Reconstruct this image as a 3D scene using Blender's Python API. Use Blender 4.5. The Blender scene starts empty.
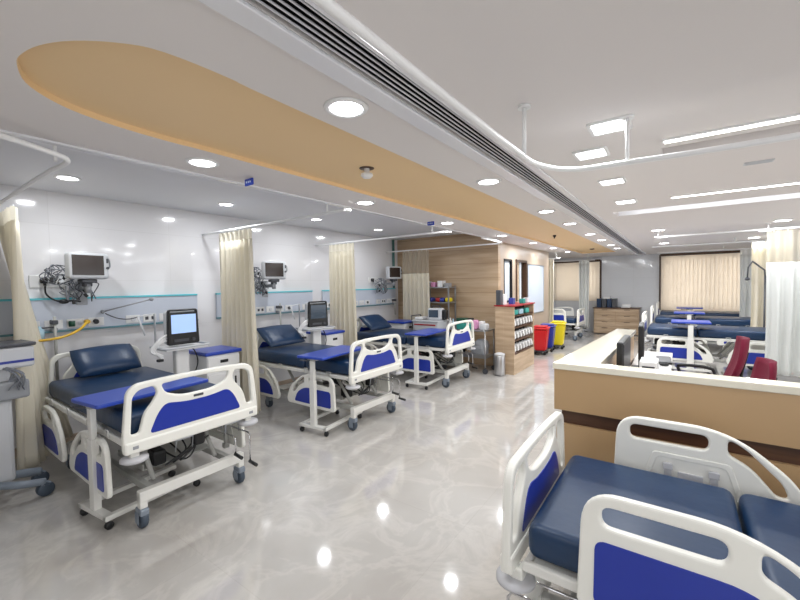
import bpy, bmesh, math, random
from mathutils import Vector, Matrix
random.seed(7)
SC = bpy.context.scene
COL = SC.collection
PI = math.pi

# ------------------------------------------------------------------ camera, world, exposure
CAM_H = 1.70
FPX = 387.97
RR = Matrix(((0.8120815, -0.0105270, 0.5834491), (0.5833285, 0.0418157, -0.8111592), (-0.0158583, 0.9990699, 0.0400984)))
cam_d = bpy.data.cameras.new('camera')
cam = bpy.data.objects.new('camera', cam_d)
COL.objects.link(cam)
cam_d.sensor_width = 36.0
cam_d.lens = FPX / 800 * 36.0
cam_d.clip_start = 0.05
cam.matrix_world = Matrix.Translation((0, 0, CAM_H)) @ RR.to_4x4()
SC.camera = cam
W = bpy.data.worlds.new('world')
SC.world = W
W.use_nodes = True
W.node_tree.nodes['Background'].inputs[0].default_value = (0.95, 0.97, 1.0, 1)
W.node_tree.nodes['Background'].inputs[1].default_value = 2.0
SC.view_settings.view_transform = 'Standard'
SC.view_settings.look = 'None'
SC.view_settings.gamma = 1
SC.view_settings.exposure = 0.33
DOWN_W = 6.0       # watts of one downlight
STRIP_W = 14.0

# ------------------------------------------------------------------ materials
def lin(c):
    return tuple(((v / 255) / 12.92 if v / 255 <= 0.04045 else ((v / 255 + 0.055) / 1.055) ** 2.4) for v in c)

def mat(name, rgb, rough=0.5, metal=0.0, coat=0.0, emis=None, es=0.0, bump=0.0, bscale=40.0, vary=0.0, alpha=1.0, sheen=0.0, trans=0.0):
    m = bpy.data.materials.new(name)
    m.use_nodes = True
    nt = m.node_tree
    b = nt.nodes['Principled BSDF']
    c = lin(rgb)
    b.inputs['Base Color'].default_value = (*c, 1)
    b.inputs['Roughness'].default_value = rough
    b.inputs['Metallic'].default_value = metal
    b.inputs['Coat Weight'].default_value = coat
    b.inputs['Sheen Weight'].default_value = sheen
    b.inputs['Alpha'].default_value = alpha
    b.inputs['Transmission Weight'].default_value = trans
    if emis:
        b.inputs['Emission Color'].default_value = (*lin(emis), 1)
        b.inputs['Emission Strength'].default_value = es
    tc = nt.nodes.new('ShaderNodeTexCoord')
    nz = nt.nodes.new('ShaderNodeTexNoise')
    nz.inputs['Scale'].default_value = bscale
    nz.inputs['Detail'].default_value = 3
    nt.links.new(tc.outputs['Object'], nz.inputs['Vector'])
    if vary > 0:
        mx = nt.nodes.new('ShaderNodeMixRGB')
        mx.inputs[1].default_value = (*[v * (1 - vary) for v in c], 1)
        mx.inputs[2].default_value = (*[min(1, v * (1 + vary)) for v in c], 1)
        nt.links.new(nz.outputs['Fac'], mx.inputs[0])
        nt.links.new(mx.outputs[0], b.inputs['Base Color'])
    if bump > 0:
        bp = nt.nodes.new('ShaderNodeBump')
        bp.inputs['Strength'].default_value = bump
        bp.inputs['Distance'].default_value = 0.01
        nt.links.new(nz.outputs['Fac'], bp.inputs['Height'])
        nt.links.new(bp.outputs[0], b.inputs['Normal'])
    return m

def tiled(name, rgb, joint, tw, th, rough, axis, marble=None, coat=0.0, jw=0.003):
    """big glossy tiles with thin joints; axis tells which plane the tiles lie in"""
    m = bpy.data.materials.new(name)
    m.use_nodes = True
    nt = m.node_tree
    b = nt.nodes['Principled BSDF']
    b.inputs['Roughness'].default_value = rough
    b.inputs['Coat Weight'].default_value = coat
    tc = nt.nodes.new('ShaderNodeTexCoord')
    sp = nt.nodes.new('ShaderNodeSeparateXYZ')
    cb = nt.nodes.new('ShaderNodeCombineXYZ')
    nt.links.new(tc.outputs['Object'], sp.inputs[0])
    ia, ib = {'xy': (0, 1), 'yz': (1, 2), 'xz': (0, 2)}[axis]
    nt.links.new(sp.outputs[ia], cb.inputs[0])
    nt.links.new(sp.outputs[ib], cb.inputs[1])
    br = nt.nodes.new('ShaderNodeTexBrick')
    br.offset = 0
    br.inputs['Scale'].default_value = 1.0
    br.inputs['Brick Width'].default_value = tw
    br.inputs['Row Height'].default_value = th
    br.inputs['Mortar Size'].default_value = jw
    br.inputs['Mortar Smooth'].default_value = 0.2
    c = lin(rgb)
    br.inputs['Color1'].default_value = (*c, 1)
    br.inputs['Color2'].default_value = (*[v * 0.97 for v in c], 1)
    br.inputs['Mortar'].default_value = (*lin(joint), 1)
    nt.links.new(cb.outputs[0], br.inputs['Vector'])
    out = br.outputs['Color']
    if marble:
        nz = nt.nodes.new('ShaderNodeTexNoise')
        nz.inputs['Scale'].default_value = 2.2
        nz.inputs['Detail'].default_value = 8
        nz.inputs['Roughness'].default_value = 0.6
        nz.inputs['Distortion'].default_value = 0.8
        nt.links.new(tc.outputs['Object'], nz.inputs['Vector'])
        rp_ = nt.nodes.new('ShaderNodeValToRGB')
        e = rp_.color_ramp.elements
        e[0].position = 0.44; e[0].color = (0, 0, 0, 1)
        e[1].position = 0.56; e[1].color = (0, 0, 0, 1)
        k = e.new(0.50); k.color = (1, 1, 1, 1)
        nt.links.new(nz.outputs['Fac'], rp_.inputs[0])
        mx = nt.nodes.new('ShaderNodeMixRGB')
        mul = nt.nodes.new('ShaderNodeMath'); mul.operation = 'MULTIPLY'; mul.inputs[1].default_value = 0.20
        nt.links.new(rp_.outputs[0], mul.inputs[0])
        nt.links.new(mul.outputs[0], mx.inputs[0])
        nt.links.new(out, mx.inputs[1])
        mx.inputs[2].default_value = (*lin(marble), 1)
        nz2 = nt.nodes.new('ShaderNodeTexNoise')
        nz2.inputs['Scale'].default_value = 0.9
        nz2.inputs['Detail'].default_value = 5
        nt.links.new(tc.outputs['Object'], nz2.inputs['Vector'])
        mx2 = nt.nodes.new('ShaderNodeMixRGB'); mx2.blend_type = 'MULTIPLY'
        r2 = nt.nodes.new('ShaderNodeValToRGB')
        r2.color_ramp.elements[0].color = (0.82, 0.80, 0.78, 1); r2.color_ramp.elements[0].position = 0.35
        r2.color_ramp.elements[1].color = (1, 1, 1, 1); r2.color_ramp.elements[1].position = 0.6
        nt.links.new(nz2.outputs['Fac'], r2.inputs[0])
        mx2.inputs[0].default_value = 1
        nt.links.new(mx.outputs[0], mx2.inputs[1]); nt.links.new(r2.outputs[0], mx2.inputs[2])
        out = mx2.outputs[0]
    nt.links.new(out, b.inputs['Base Color'])
    return m

def wood(name, rgb, rgb2, axis=0, scale=(1, 14, 14), rough=0.4, band=None, bandrgb=None):
    """laminate with grain stretched along one axis, optional horizontal joint lines every band metres"""
    m = bpy.data.materials.new(name)
    m.use_nodes = True
    nt = m.node_tree
    b = nt.nodes['Principled BSDF']
    b.inputs['Roughness'].default_value = rough
    tc = nt.nodes.new('ShaderNodeTexCoord')
    mp = nt.nodes.new('ShaderNodeMapping')
    mp.inputs['Scale'].default_value = scale
    nz = nt.nodes.new('ShaderNodeTexNoise')
    nz.inputs['Scale'].default_value = 1.6
    nz.inputs['Detail'].default_value = 6
    nt.links.new(tc.outputs['Object'], mp.inputs[0]); nt.links.new(mp.outputs[0], nz.inputs['Vector'])
    rp_ = nt.nodes.new('ShaderNodeValToRGB')
    rp_.color_ramp.elements[0].position = 0.35; rp_.color_ramp.elements[0].color = (*lin(rgb), 1)
    rp_.color_ramp.elements[1].position = 0.68; rp_.color_ramp.elements[1].color = (*lin(rgb2), 1)
    nt.links.new(nz.outputs['Fac'], rp_.inputs[0])
    out = rp_.outputs[0]
    if band:
        sp = nt.nodes.new('ShaderNodeSeparateXYZ')
        nt.links.new(tc.outputs['Object'], sp.inputs[0])
        md = nt.nodes.new('ShaderNodeMath'); md.operation = 'MODULO'; md.inputs[1].default_value = band
        nt.links.new(sp.outputs[2], md.inputs[0])
        lt = nt.nodes.new('ShaderNodeMath'); lt.operation = 'LESS_THAN'; lt.inputs[1].default_value = 0.012
        nt.links.new(md.outputs[0], lt.inputs[0])
        mx = nt.nodes.new('ShaderNodeMixRGB')
        nt.links.new(lt.outputs[0], mx.inputs[0]); nt.links.new(out, mx.inputs[1])
        mx.inputs[2].default_value = (*lin(bandrgb), 1)
        out = mx.outputs[0]
    nt.links.new(out, b.inputs['Base Color'])
    return m

def cloth(name, rgb, trans=0.35, alpha=1.0):
    m = bpy.data.materials.new(name)
    m.use_nodes = True
    nt = m.node_tree
    nt.nodes.remove(nt.nodes['Principled BSDF'])
    o = nt.nodes['Material Output']
    d = nt.nodes.new('ShaderNodeBsdfDiffuse'); t = nt.nodes.new('ShaderNodeBsdfTranslucent')
    tc = nt.nodes.new('ShaderNodeTexCoord'); nz = nt.nodes.new('ShaderNodeTexNoise'); nz.inputs['Scale'].default_value = 3.0
    nt.links.new(tc.outputs['Object'], nz.inputs['Vector'])
    mx = nt.nodes.new('ShaderNodeMixRGB')
    c = lin(rgb)
    mx.inputs[1].default_value = (*[v * 0.94 for v in c], 1); mx.inputs[2].default_value = (*[min(1, v * 1.04) for v in c], 1)
    nt.links.new(nz.outputs['Fac'], mx.inputs[0])
    nt.links.new(mx.outputs[0], d.inputs[0]); nt.links.new(mx.outputs[0], t.inputs[0])
    s = nt.nodes.new('ShaderNodeMixShader'); s.inputs[0].default_value = trans
    nt.links.new(d.outputs[0], s.inputs[1]); nt.links.new(t.outputs[0], s.inputs[2])
    last = s.outputs[0]
    if alpha < 1:
        tr = nt.nodes.new('ShaderNodeBsdfTransparent')
        s2 = nt.nodes.new('ShaderNodeMixShader'); s2.inputs[0].default_value = alpha
        nt.links.new(tr.outputs[0], s2.inputs[1]); nt.links.new(last, s2.inputs[2])
        last = s2.outputs[0]
    nt.links.new(last, o.inputs[0])
    return m

M = {}
M['ceil'] = mat('ceiling_paint', (228, 223, 221), 0.75, vary=0.01, bscale=2)
M['ceil_bed'] = mat('bed_bay_ceiling_paint', (226, 226, 230), 0.6, vary=0.01, bscale=2)
M['peach'] = mat('peach_ceiling_paint', (238, 206, 158), 0.55, vary=0.015, bscale=2)
M['trimw'] = mat('white_gloss_trim', (232, 232, 236), 0.25)
M['floor'] = tiled('marble_floor_tiles', (194, 191, 187), (184, 180, 175), 1.2, 1.2, 0.07, 'xy', marble=(236, 232, 226), coat=0.35, jw=0.0018)
M['wall'] = tiled('glossy_wall_tiles', (224, 223, 225), (214, 213, 214), 1.2, 0.6, 0.10, 'yz', coat=0.3)
M['wallback'] = tiled('grey_back_wall_tiles', (228, 231, 236), (218, 220, 224), 1.2, 0.6, 0.12, 'xz', coat=0.3)
M['plain'] = mat('wall_paint', (228, 224, 218), 0.5)
M['wpanel'] = wood('wood_wall_panelling', (176, 150, 120), (194, 170, 142), scale=(0.8, 0.8, 9), rough=0.45, band=0.3, bandrgb=(158, 132, 104))
M['wside'] = mat('stone_side_wall', (178, 160, 142), 0.4, vary=0.06, bscale=5)
M['counter_tan'] = mat('tan_counter_laminate', (184, 152, 112), 0.35, vary=0.02, bscale=3)
M['dark_wood'] = wood('dark_wood_band', (72, 46, 30), (98, 66, 44), rough=0.4)
M['stonetop'] = mat('cream_stone_worktop', (232, 226, 208), 0.12, vary=0.015, bscale=30, coat=0.2)
M['desk'] = mat('white_desk_laminate', (232, 230, 228), 0.3)
M['abs'] = mat('ivory_bed_plastic', (234, 233, 226), 0.32)
M['abs_in'] = mat('grey_white_moulding', (190, 190, 194), 0.4)
M['blue'] = mat('royal_blue_panel', (30, 52, 156), 0.30, vary=0.03, bscale=3)
M['table_blue'] = mat('blue_table_laminate', (46, 74, 176), 0.28)
M['navy'] = mat('navy_vinyl', (16, 48, 82), 0.38, bump=0.4, bscale=7, vary=0.06)
M['frame'] = mat('cream_powder_coat', (226, 225, 220), 0.35)
M['frame_grey'] = mat('grey_powder_coat', (172, 172, 168), 0.4)
M['steel'] = mat('brushed_steel', (190, 190, 192), 0.28, metal=0.9)
M['chrome'] = mat('chrome', (215, 215, 218), 0.12, metal=1.0)
M['tyre'] = mat('blue_grey_tyre', (64, 76, 90), 0.5)
M['hub'] = mat('caster_hub', (128, 138, 150), 0.4)
M['black'] = mat('black_plastic', (24, 25, 28), 0.4)
M['dkgrey'] = mat('dark_grey_plastic', (70, 72, 78), 0.4)
M['grey'] = mat('mid_grey_plastic', (150, 153, 158), 0.4)
M['ltgrey'] = mat('light_grey_plastic', (202, 204, 208), 0.4)
M['white'] = mat('white_plastic', (235, 235, 235), 0.35)
M['cable'] = mat('grey_cable', (128, 132, 140), 0.5)
M['yellow_hose'] = mat('yellow_hose', (222, 178, 44), 0.4)
M['screen_off'] = mat('dark_screen', (44, 32, 26), 0.12)
M['screen_on'] = mat('lit_screen', (150, 180, 225), 0.12, emis=(170, 198, 238), es=0.55)
M['screen_dk'] = mat('dim_screen', (40, 52, 66), 0.1, emis=(110, 130, 150), es=0.12)
M['cyan'] = mat('cyan_strip', (96, 196, 210), 0.3)
M['teal'] = mat('teal_edge', (92, 136, 146), 0.35)
M['panel'] = mat('blue_white_bedhead_panel', (196, 203, 216), 0.3)
M['socket'] = mat('socket_plate', (226, 226, 226), 0.35)
M['curtain'] = cloth('cream_curtain_cloth', (240, 234, 218))
M['curtain_white'] = cloth('white_curtain_cloth', (236, 238, 236))
M['net'] = cloth('curtain_net', (196, 188, 172), alpha=0.6)
M['blind'] = cloth('cream_blind_slats', (250, 242, 230), trans=0.55)
M['brown'] = mat('brown_blind_box', (78, 56, 42), 0.4)
M['red'] = mat('red_plastic', (198, 26, 34), 0.35)
M['dred'] = mat('deep_red_front', (160, 30, 36), 0.35)
M['bblue'] = mat('blue_plastic', (46, 60, 150), 0.35)
M['yellow'] = mat('yellow_plastic', (226, 206, 30), 0.35)
M['green'] = mat('dark_green_plastic', (20, 72, 52), 0.4)
M['tealbox'] = mat('teal_box', (46, 146, 136), 0.5)
M['pink'] = mat('pink_pack', (214, 150, 190), 0.5)
M['maroon'] = mat('maroon_fabric', (112, 14, 46), 0.9, bump=0.3, bscale=120)
M['lamp'] = mat('lamp_diffuser', (255, 255, 255), 0.4, emis=(250, 250, 255), es=9.0)
M['strip'] = mat('strip_diffuser', (255, 255, 255), 0.4, emis=(255, 252, 246), es=5.0)
M['slot'] = mat('dark_slot', (14, 14, 18), 0.8)
M['louver'] = mat('louvre_paint', (214, 214, 220), 0.4)
M['signblue'] = mat('sign_blue', (28, 60, 170), 0.4)
M['board'] = mat('whiteboard', (206, 216, 230), 0.15)
M['alum'] = mat('aluminium', (176, 178, 182), 0.3, metal=0.8)
M['chestw'] = wood('striped_wood_chest', (170, 144, 116), (202, 178, 150), scale=(1, 1, 10), rough=0.4)
M['pipe'] = mat('green_pipe', (74, 116, 112), 0.4)
M['mirror'] = mat('dark_glass', (60, 52, 44), 0.08, metal=0.4)
M['frost'] = mat('pale_glass', (210, 218, 226), 0.15)
M['trans_bottle'] = mat('pale_blue_bottle', (160, 190, 205), 0.2)

# ------------------------------------------------------------------ mesh helpers
def rp(pts, rad=0.02, n=6):
    """polygon with rounded corners; rad is one number or one per corner"""
    out = []
    N = len(pts)
    for i in range(N):
        r = rad[i] if isinstance(rad, (list, tuple)) else rad
        p = Vector(pts[i]); a = Vector(pts[i - 1]); b = Vector(pts[(i + 1) % N])
        if r <= 0:
            out.append((p.x, p.y)); continue
        va = (a - p); vb = (b - p)
        la, lb = va.length, vb.length
        r_ = min(r, la * 0.49, lb * 0.49)
        pa = p + va.normalized() * r_; pb = p + vb.normalized() * r_
        for k in range(n + 1):
            t = k / n
            q = pa * (1 - t) ** 2 + p * 2 * t * (1 - t) + pb * t * t
            out.append((q.x, q.y))
    return out

def plate_mesh(outer, holes, thick, bevel=0.0, bres=2):
    cu = bpy.data.curves.new('tmp', 'CURVE')
    cu.dimensions = '2D'; cu.fill_mode = 'BOTH'
    cu.bevel_depth = bevel; cu.bevel_resolution = bres
    cu.extrude = max(thick / 2 - bevel, 0.0005)
    cu.offset = -bevel
    for pts in [outer] + list(holes):
        s = cu.splines.new('POLY')
        s.points.add(len(pts) - 1)
        for i, p in enumerate(pts):
            s.points[i].co = (p[0], p[1], 0, 1)
        s.use_cyclic_u = True
    o = bpy.data.objects.new('tmp', cu)
    COL.objects.link(o)
    dg = bpy.context.evaluated_depsgraph_get()
    me = bpy.data.meshes.new_from_object(o.evaluated_get(dg))
    for f in me.polygons: f.use_smooth = False
    bpy.data.objects.remove(o)
    bpy.data.curves.remove(cu)
    return me

class B:
    """collects primitives into one bmesh"""
    def __init__(self):
        self.bm = bmesh.new()
    def _add(self, t, mtx, smooth=False):
        if smooth:
            for f in t.faces: f.smooth = True
        t.transform(mtx)
        me = bpy.data.meshes.new('t'); t.to_mesh(me); t.free()
        self.bm.from_mesh(me); bpy.data.meshes.remove(me)
        return self
    def box(self, c, s, bev=0.0, rot=(0, 0, 0), seg=2):
        t = bmesh.new(); bmesh.ops.create_cube(t, size=1)
        bmesh.ops.scale(t, vec=s, verts=t.verts)
        if bev > 0:
            bmesh.ops.bevel(t, geom=t.edges[:], offset=min(bev, min(s) * 0.49), segments=seg, affect='EDGES', profile=0.5)
        m = Matrix.Translation(c)
        if any(rot):
            from mathutils import Euler
            m = m @ Euler(rot).to_matrix().to_4x4()
        return self._add(t, m)
    def cyl(self, a, b, r, r2=None, n=16, cap=True):
        a = Vector(a); b = Vector(b); d = b - a
        t = bmesh.new()
        bmesh.ops.create_cone(t, cap_ends=cap, segments=n, radius1=r, radius2=r if r2 is None else r2, depth=d.length)
        for f in t.faces:
            f.smooth = len(f.verts) == 4
        q = d.to_track_quat('Z', 'Y')
        return self._add(t, Matrix.Translation((a + b) / 2) @ q.to_matrix().to_4x4())
    def sph(self, c, r, s=(1, 1, 1), n=14):
        t = bmesh.new(); bmesh.ops.create_uvsphere(t, u_segments=n, v_segments=n // 2 + 2, radius=r)
        m = Matrix.Translation(c) @ Matrix.Diagonal((*s, 1))
        return self._add(t, m, True)
    def lathe(self, prof, c=(0, 0, 0), n=20, axis='z'):
        t = bmesh.new()
        rings = []
        for (r, z) in prof:
            if r <= 1e-5: rings.append([t.verts.new((0, 0, z))])
            else: rings.append([t.verts.new((r * math.cos(2 * PI * k / n), r * math.sin(2 * PI * k / n), z)) for k in range(n)])
        for A, C in zip(rings, rings[1:]):
            for k in range(n):
                a0, a1 = A[k % len(A)], A[(k + 1) % len(A)]
                c0, c1 = C[k % len(C)], C[(k + 1) % len(C)]
                vs = []
                for v in (a0, a1, c1, c0):
                    if v not in vs: vs.append(v)
                if len(vs) > 2: t.faces.new(vs)
        bmesh.ops.recalc_face_normals(t, faces=t.faces[:])
        m = Matrix.Translation(c)
        if axis == 'y': m = m @ Matrix.Rotation(PI / 2, 4, 'X')
        if axis == 'x': m = m @ Matrix.Rotation(PI / 2, 4, 'Y')
        return self._add(t, m, True)
    def tube(self, pts, r, n=8, smooth=0, closed=False):
        P = [Vector(p) for p in pts]
        if smooth:
            Q = []
            N = len(P)
            for i in range(N - (0 if closed else 1)):
                p0 = P[(i - 1) % N] if (closed or i > 0) else P[0]
                p1 = P[i]; p2 = P[(i + 1) % N]
                p3 = P[(i + 2) % N] if (closed or i + 2 < N) else P[-1]
                for k in range(smooth):
                    s = k / smooth
                    Q.append(0.5 * ((2 * p1) + (p2 - p0) * s + (2 * p0 - 5 * p1 + 4 * p2 - p3) * s * s + (3 * p1 - p0 - 3 * p2 + p3) * s ** 3))
            if not closed: Q.append(P[-1])
            P = Q
        N = len(P)
        t = bmesh.new()
        rings = []
        up = None
        for i, p in enumerate(P):
            if closed: tg = (P[(i + 1) % N] - P[i - 1])
            else: tg = P[min(i + 1, N - 1)] - P[max(i - 1, 0)]
            if tg.length < 1e-9: tg = Vector((0, 0, 1))
            tg.normalize()
            if up is None:
                up = Vector((0, 0, 1)) if abs(tg.z) < 0.9 else Vector((1, 0, 0))
            side = tg.cross(up)
            if side.length < 1e-6: side = tg.cross(Vector((1, 0, 0)))
            side.normalize(); up = side.cross(tg).normalized()
            rings.append([t.verts.new(p + side * (r * math.cos(2 * PI * k / n)) + up * (r * math.sin(2 * PI * k / n))) for k in range(n)])
        for i in range(N - (0 if closed else 1)):
            A = rings[i]; C = rings[(i + 1) % N]
            for k in range(n):
                t.faces.new((A[k], A[(k + 1) % n], C[(k + 1) % n], C[k]))
        if not closed:
            t.faces.new(rings[0][::-1]); t.faces.new(rings[-1])
        bmesh.ops.recalc_face_normals(t, faces=t.faces[:])
        return self._add(t, Matrix.Identity(4), True)
    def mesh(self, me, mtx, smooth=False):
        t = bmesh.new(); t.from_mesh(me)
        return self._add(t, mtx, smooth)
    def plate(self, outer, holes, thick, bevel, mtx):
        me = plate_mesh(outer, holes, thick, bevel)
        self.mesh(me, mtx); bpy.data.meshes.remove(me)
        return self
    def out(self, name):
        me = bpy.data.meshes.new(name)
        bmesh.ops.remove_doubles(self.bm, verts=self.bm.verts[:], dist=1e-6)
        self.bm.to_mesh(me); self.bm.free()
        return me

def link(name, me, m, parent=None, label=None):
    o = bpy.data.objects.new(name, me)
    COL.objects.link(o)
    if m is not None:
        me.materials.clear(); me.materials.append(m)
    if parent is not None: o.parent = parent
    if label: o['label'] = label
    return o
def part(name, b, m, parent=None, label=None):
    return link(name, b.out(name), m, parent, label)
def struct(name, b, m, parent=None):
    o = part(name, b, m, parent)
    if parent is None: o['kind'] = 'structure'
    return o
def thing(name, label, cat, loc=(0, 0, 0), rz=0.0, group=None):
    o = bpy.data.objects.new(name, None)
    o.empty_display_size = 0.1
    COL.objects.link(o)
    o.location = loc; o.rotation_euler = (0, 0, rz)
    o['label'] = label; o['category'] = cat
    if group: o['group'] = group
    return o
def solo(name, b, m, label, cat, loc=(0, 0, 0), rz=0.0, group=None):
    o = part(name, b, m)
    o.location = loc; o.rotation_euler = (0, 0, rz)
    o['label'] = label; o['category'] = cat
    if group: o['group'] = group
    return o
def copy_tree(o, parent=None):
    c = o.copy(); COL.objects.link(c)
    if parent is not None: c.parent = parent
    for ch in list(o.children): copy_tree(ch, c)
    return c
def dup(o, loc, rz, label, group=None):
    c = copy_tree(o)
    c.location = loc; c.rotation_euler = (0, 0, rz); c['label'] = label
    if group: c['group'] = group
    return c
MT = Matrix.Translation
# local (u,v) plates: XZ plane (u->x, v->z, thickness along y) and YZ plane (u->y, v->z, thickness along x)
XZ = Matrix(((1, 0, 0, 0), (0, 0, -1, 0), (0, 1, 0, 0), (0, 0, 0, 1)))
YZ = Matrix(((0, 0, 1, 0), (1, 0, 0, 0), (0, 1, 0, 0), (0, 0, 0, 1)))

# ------------------------------------------------------------------ room shell
XL = -5.45; YB = 14.6; XR = 5.0; YF = -2.2
ZC = 2.53; ZR = 2.75; XF = -2.86; YW = 7.5; XC = -2.95
struct('floor', B().box(((XL + XR) / 2, (YB + YF) / 2, -0.05), (XR - XL + 0.4, YB - YF + 0.4, 0.1)), M['floor'])
struct('wall_left', B().box((XL - 0.06, (YW + YF) / 2, 1.4), (0.12, YW - YF + 0.3, 2.8)), M['wall'])
wr = B()
RW = ((-1.2, 1.6), (2.4, 5.2), (6.0, 8.8), (9.6, 12.4))  # unseen window openings, added so sky light bounces up to the ceiling
ys = [YF] + [v for w in RW for v in w] + [YB]
for i in range(0, len(ys), 2):
    wr.box((XR + 0.06, (ys[i] + ys[i + 1]) / 2, 1.4), (0.12, ys[i + 1] - ys[i], 2.8))
for w in RW:
    wr.box((XR + 0.06, (w[0] + w[1]) / 2, 0.35), (0.12, w[1] - w[0], 0.7)).box((XR + 0.06, (w[0] + w[1]) / 2, 2.6), (0.12, w[1] - w[0], 0.4))
struct('wall_right', wr, M['plain'])
wf = B()
for (x0, x1, z0, z1) in ((XL, 0.2, 0, 2.8), (3.6, XR, 0, 2.8), (0.2, 3.6, 0, 0.5), (0.2, 3.6, 2.4, 2.8)):  # opening in this wall is added to let sky light in behind the camera
    wf.box(((x0 + x1) / 2, YF - 0.06, (z0 + z1) / 2), (x1 - x0, 0.12, z1 - z0))
struct('wall_rear', wf, M['plain'])
# back wall with two window openings
wb = B()
def wall_xz(b, x0, x1, z0, z1, y, t=0.14):
    b.box(((x0 + x1) / 2, y + t / 2, (z0 + z1) / 2), (x1 - x0, t, z1 - z0))
W1 = (-3.62, -2.18, 1.10, 2.36); W2 = (-0.44, 1.9, 0.78, 2.44)
wall_xz(wb, XL, W1[0], 0, 2.8, YB); wall_xz(wb, W1[1], W2[0], 0, 2.8, YB); wall_xz(wb, W2[1], XR, 0, 2.8, YB)
for w in (W1, W2):
    wall_xz(wb, w[0], w[1], 0, w[2], YB); wall_xz(wb, w[0], w[1], w[3], 2.8, YB)
struct('wall_back', wb, M['wallback'])
# bedside room behind the beds: panelled wall across the aisle end and its side
struct('wall_wood', B().box(((XL + XC) / 2, YW + 0.06, 1.26), (XC - XL, 0.12, 2.52)).box(((XL + XF) / 2 - 0.05, YW + 0.06, 2.64), (XF - XL - 0.1, 0.12, 0.24)), M['wpanel'])
ws = B()
def wall_yz(b, y0, y1, z0, z1, x, t=0.12):
    b.box((x - t / 2, (y0 + y1) / 2, (z0 + z1) / 2), (t, y1 - y0, z1 - z0))
wall_yz(ws, YW + 0.12, 7.80, 0, ZC, XC); wall_yz(ws, 7.80, 9.25, 0, 1.28, XC); wall_yz(ws, 7.80, 9.25, 2.20, ZC, XC)
wall_yz(ws, 9.25, 11.2, 0, ZC, XC); wall_yz(ws, 8.30, 8.52, 1.28, 2.20, XC)
struct('wall_alcove', ws, M['wside'])
struct('wall_bay', B().box((XL - 0.06, (11.2 + YB) / 2, 1.4), (0.12, YB - 11.2, 2.8)).box(((XL + XC) / 2 - 0.06, 11.14, 1.4), (XC - XL - 0.12, 0.12, 2.8)), M['plain'])

# ceilings: main plate at 2.53 with the raised peach pocket and the strip-light pockets cut out
OV = [(-1.47, 12.6), (-1.47, 3.8), (-1.47, 1.25), (-1.46, 0.90), (-1.48, 0.66), (-1.54, 0.55), (-1.65, 0.45), (-1.77, 0.39), (-1.89, 0.365), (-1.98, 0.37),
      (-2.13, 0.42), (-2.24, 0.52), (-2.31, 0.65), (-2.35, 0.85), (-2.36, 1.1), (-2.35, 1.4), (-2.35, 3.3), (-2.35, 12.6)]
def smooth_poly(pts, lo, hi, k=4):
    out = []
    N = len(pts)
    for i in range(N):
        if lo <= i < hi:
            p0, p1, p2, p3 = [Vector(pts[j % N]) for j in (i - 1, i, i + 1, i + 2)]
            for s_ in range(k):
                s = s_ / k
                q = 0.5 * ((2 * p1) + (p2 - p0) * s + (2 * p0 - 5 * p1 + 4 * p2 - p3) * s * s + (3 * p1 - p0 - 3 * p2 + p3) * s ** 3)
                out.append((q.x, q.y))
        else: out.append(pts[i])
    return out
OVS = smooth_poly(OV, 2, 15)
PK1 = [(-0.10, 2.98), (4.8, 2.98), (4.8, 3.24), (-0.10, 3.24)]
PK2 = [(-0.66, 5.36), (4.8, 5.36), (4.8, 5.74), (-0.66, 5.74)]
GR = [(-1.03, -2.1), (-0.88, -2.1), (-0.88, YB - 0.4), (-1.03, YB - 0.4)]
struct('ceiling', B().plate([(XF, YF), (XR, YF), (XR, YB), (XL, YB), (XL, YW + 0.125), (XF - 0.1, YW + 0.125), (XF - 0.1, YW), (XF, YW)], [OVS, PK1, PK2, GR], 0.22, 0, MT((0, 0, ZC + 0.11))), M['ceil'])
struct('ceiling_bed_bay', B().box(((XL + XF) / 2, (YW + YF) / 2, ZR + 0.03), (XF - XL + 0.1, YW - YF, 0.06)), M['ceil_bed'])
struct('ceiling_peach', B().plate([(-1.40, 12.7), (-1.40, 0.25), (-2.45, 0.25), (-2.45, 12.7)], [], 0.04, 0, MT((0, 0, ZC + 0.05))), M['peach'])
# peach lining of the pocket's edge
def lining(poly, z0, z1, inset=0.002):
    b = B(); bm = b.bm
    n = len(poly)
    c = Vector((sum(p[0] for p in poly) / n, sum(p[1] for p in poly) / n))
    lo = [bm.verts.new((p[0], p[1], z0)) for p in poly]; hi = [bm.verts.new((p[0], p[1], z1)) for p in poly]
    for i in range(n):
        j = (i + 1) % n
        bm.faces.new((lo[i], lo[j], hi[j], hi[i]))
    return b
li = struct('trim_1', lining(OVS, ZC + 0.001, ZC + 0.031), M['peach'])
md = li.modifiers.new('s', 'SOLIDIFY'); md.thickness = 0.004; md.offset = 0
struct('ceiling_pocket', B().box((2.35, 2.595, ZC + 0.085), (5.0, 1.4, 0.03)).box((2.07, 4.745, ZC + 0.125), (5.6, 2.2, 0.03)), M['ceil'])
struct('edge_strip', B().box((XF + 0.0, (YW + YF) / 2, ZC - 0.006), (0.05, YW - YF, 0.012), 0.003), M['trimw'])  # thin white strip added for the bright band along this ceiling edge
struct('trim_3', B().box((-1.075, (YB + YF) / 2, ZC - 0.008), (0.09, YB - YF - 0.5, 0.016), 0.004).box((-0.855, (YB + YF) / 2, ZC - 0.008), (0.05, YB - YF - 0.5, 0.016), 0.004), M['trimw'])
struct('trim_4', B().box((2.07, 5.732, ZC + 0.056), (5.42, 0.012, 0.105)), M['trimw'])
# roof above everything (keeps daylight out of the pockets)
struct('ceiling_slab', B().box(((XL + XR) / 2, (YB + YF) / 2, 2.87), (XR - XL + 0.6, YB - YF + 0.6, 0.1)), M['plain'])
struct('baseboard_left', B().box((XL + 0.008, (YW + YF) / 2, 0.05), (0.016, YW - YF, 0.1)), M['wside'])

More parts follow.
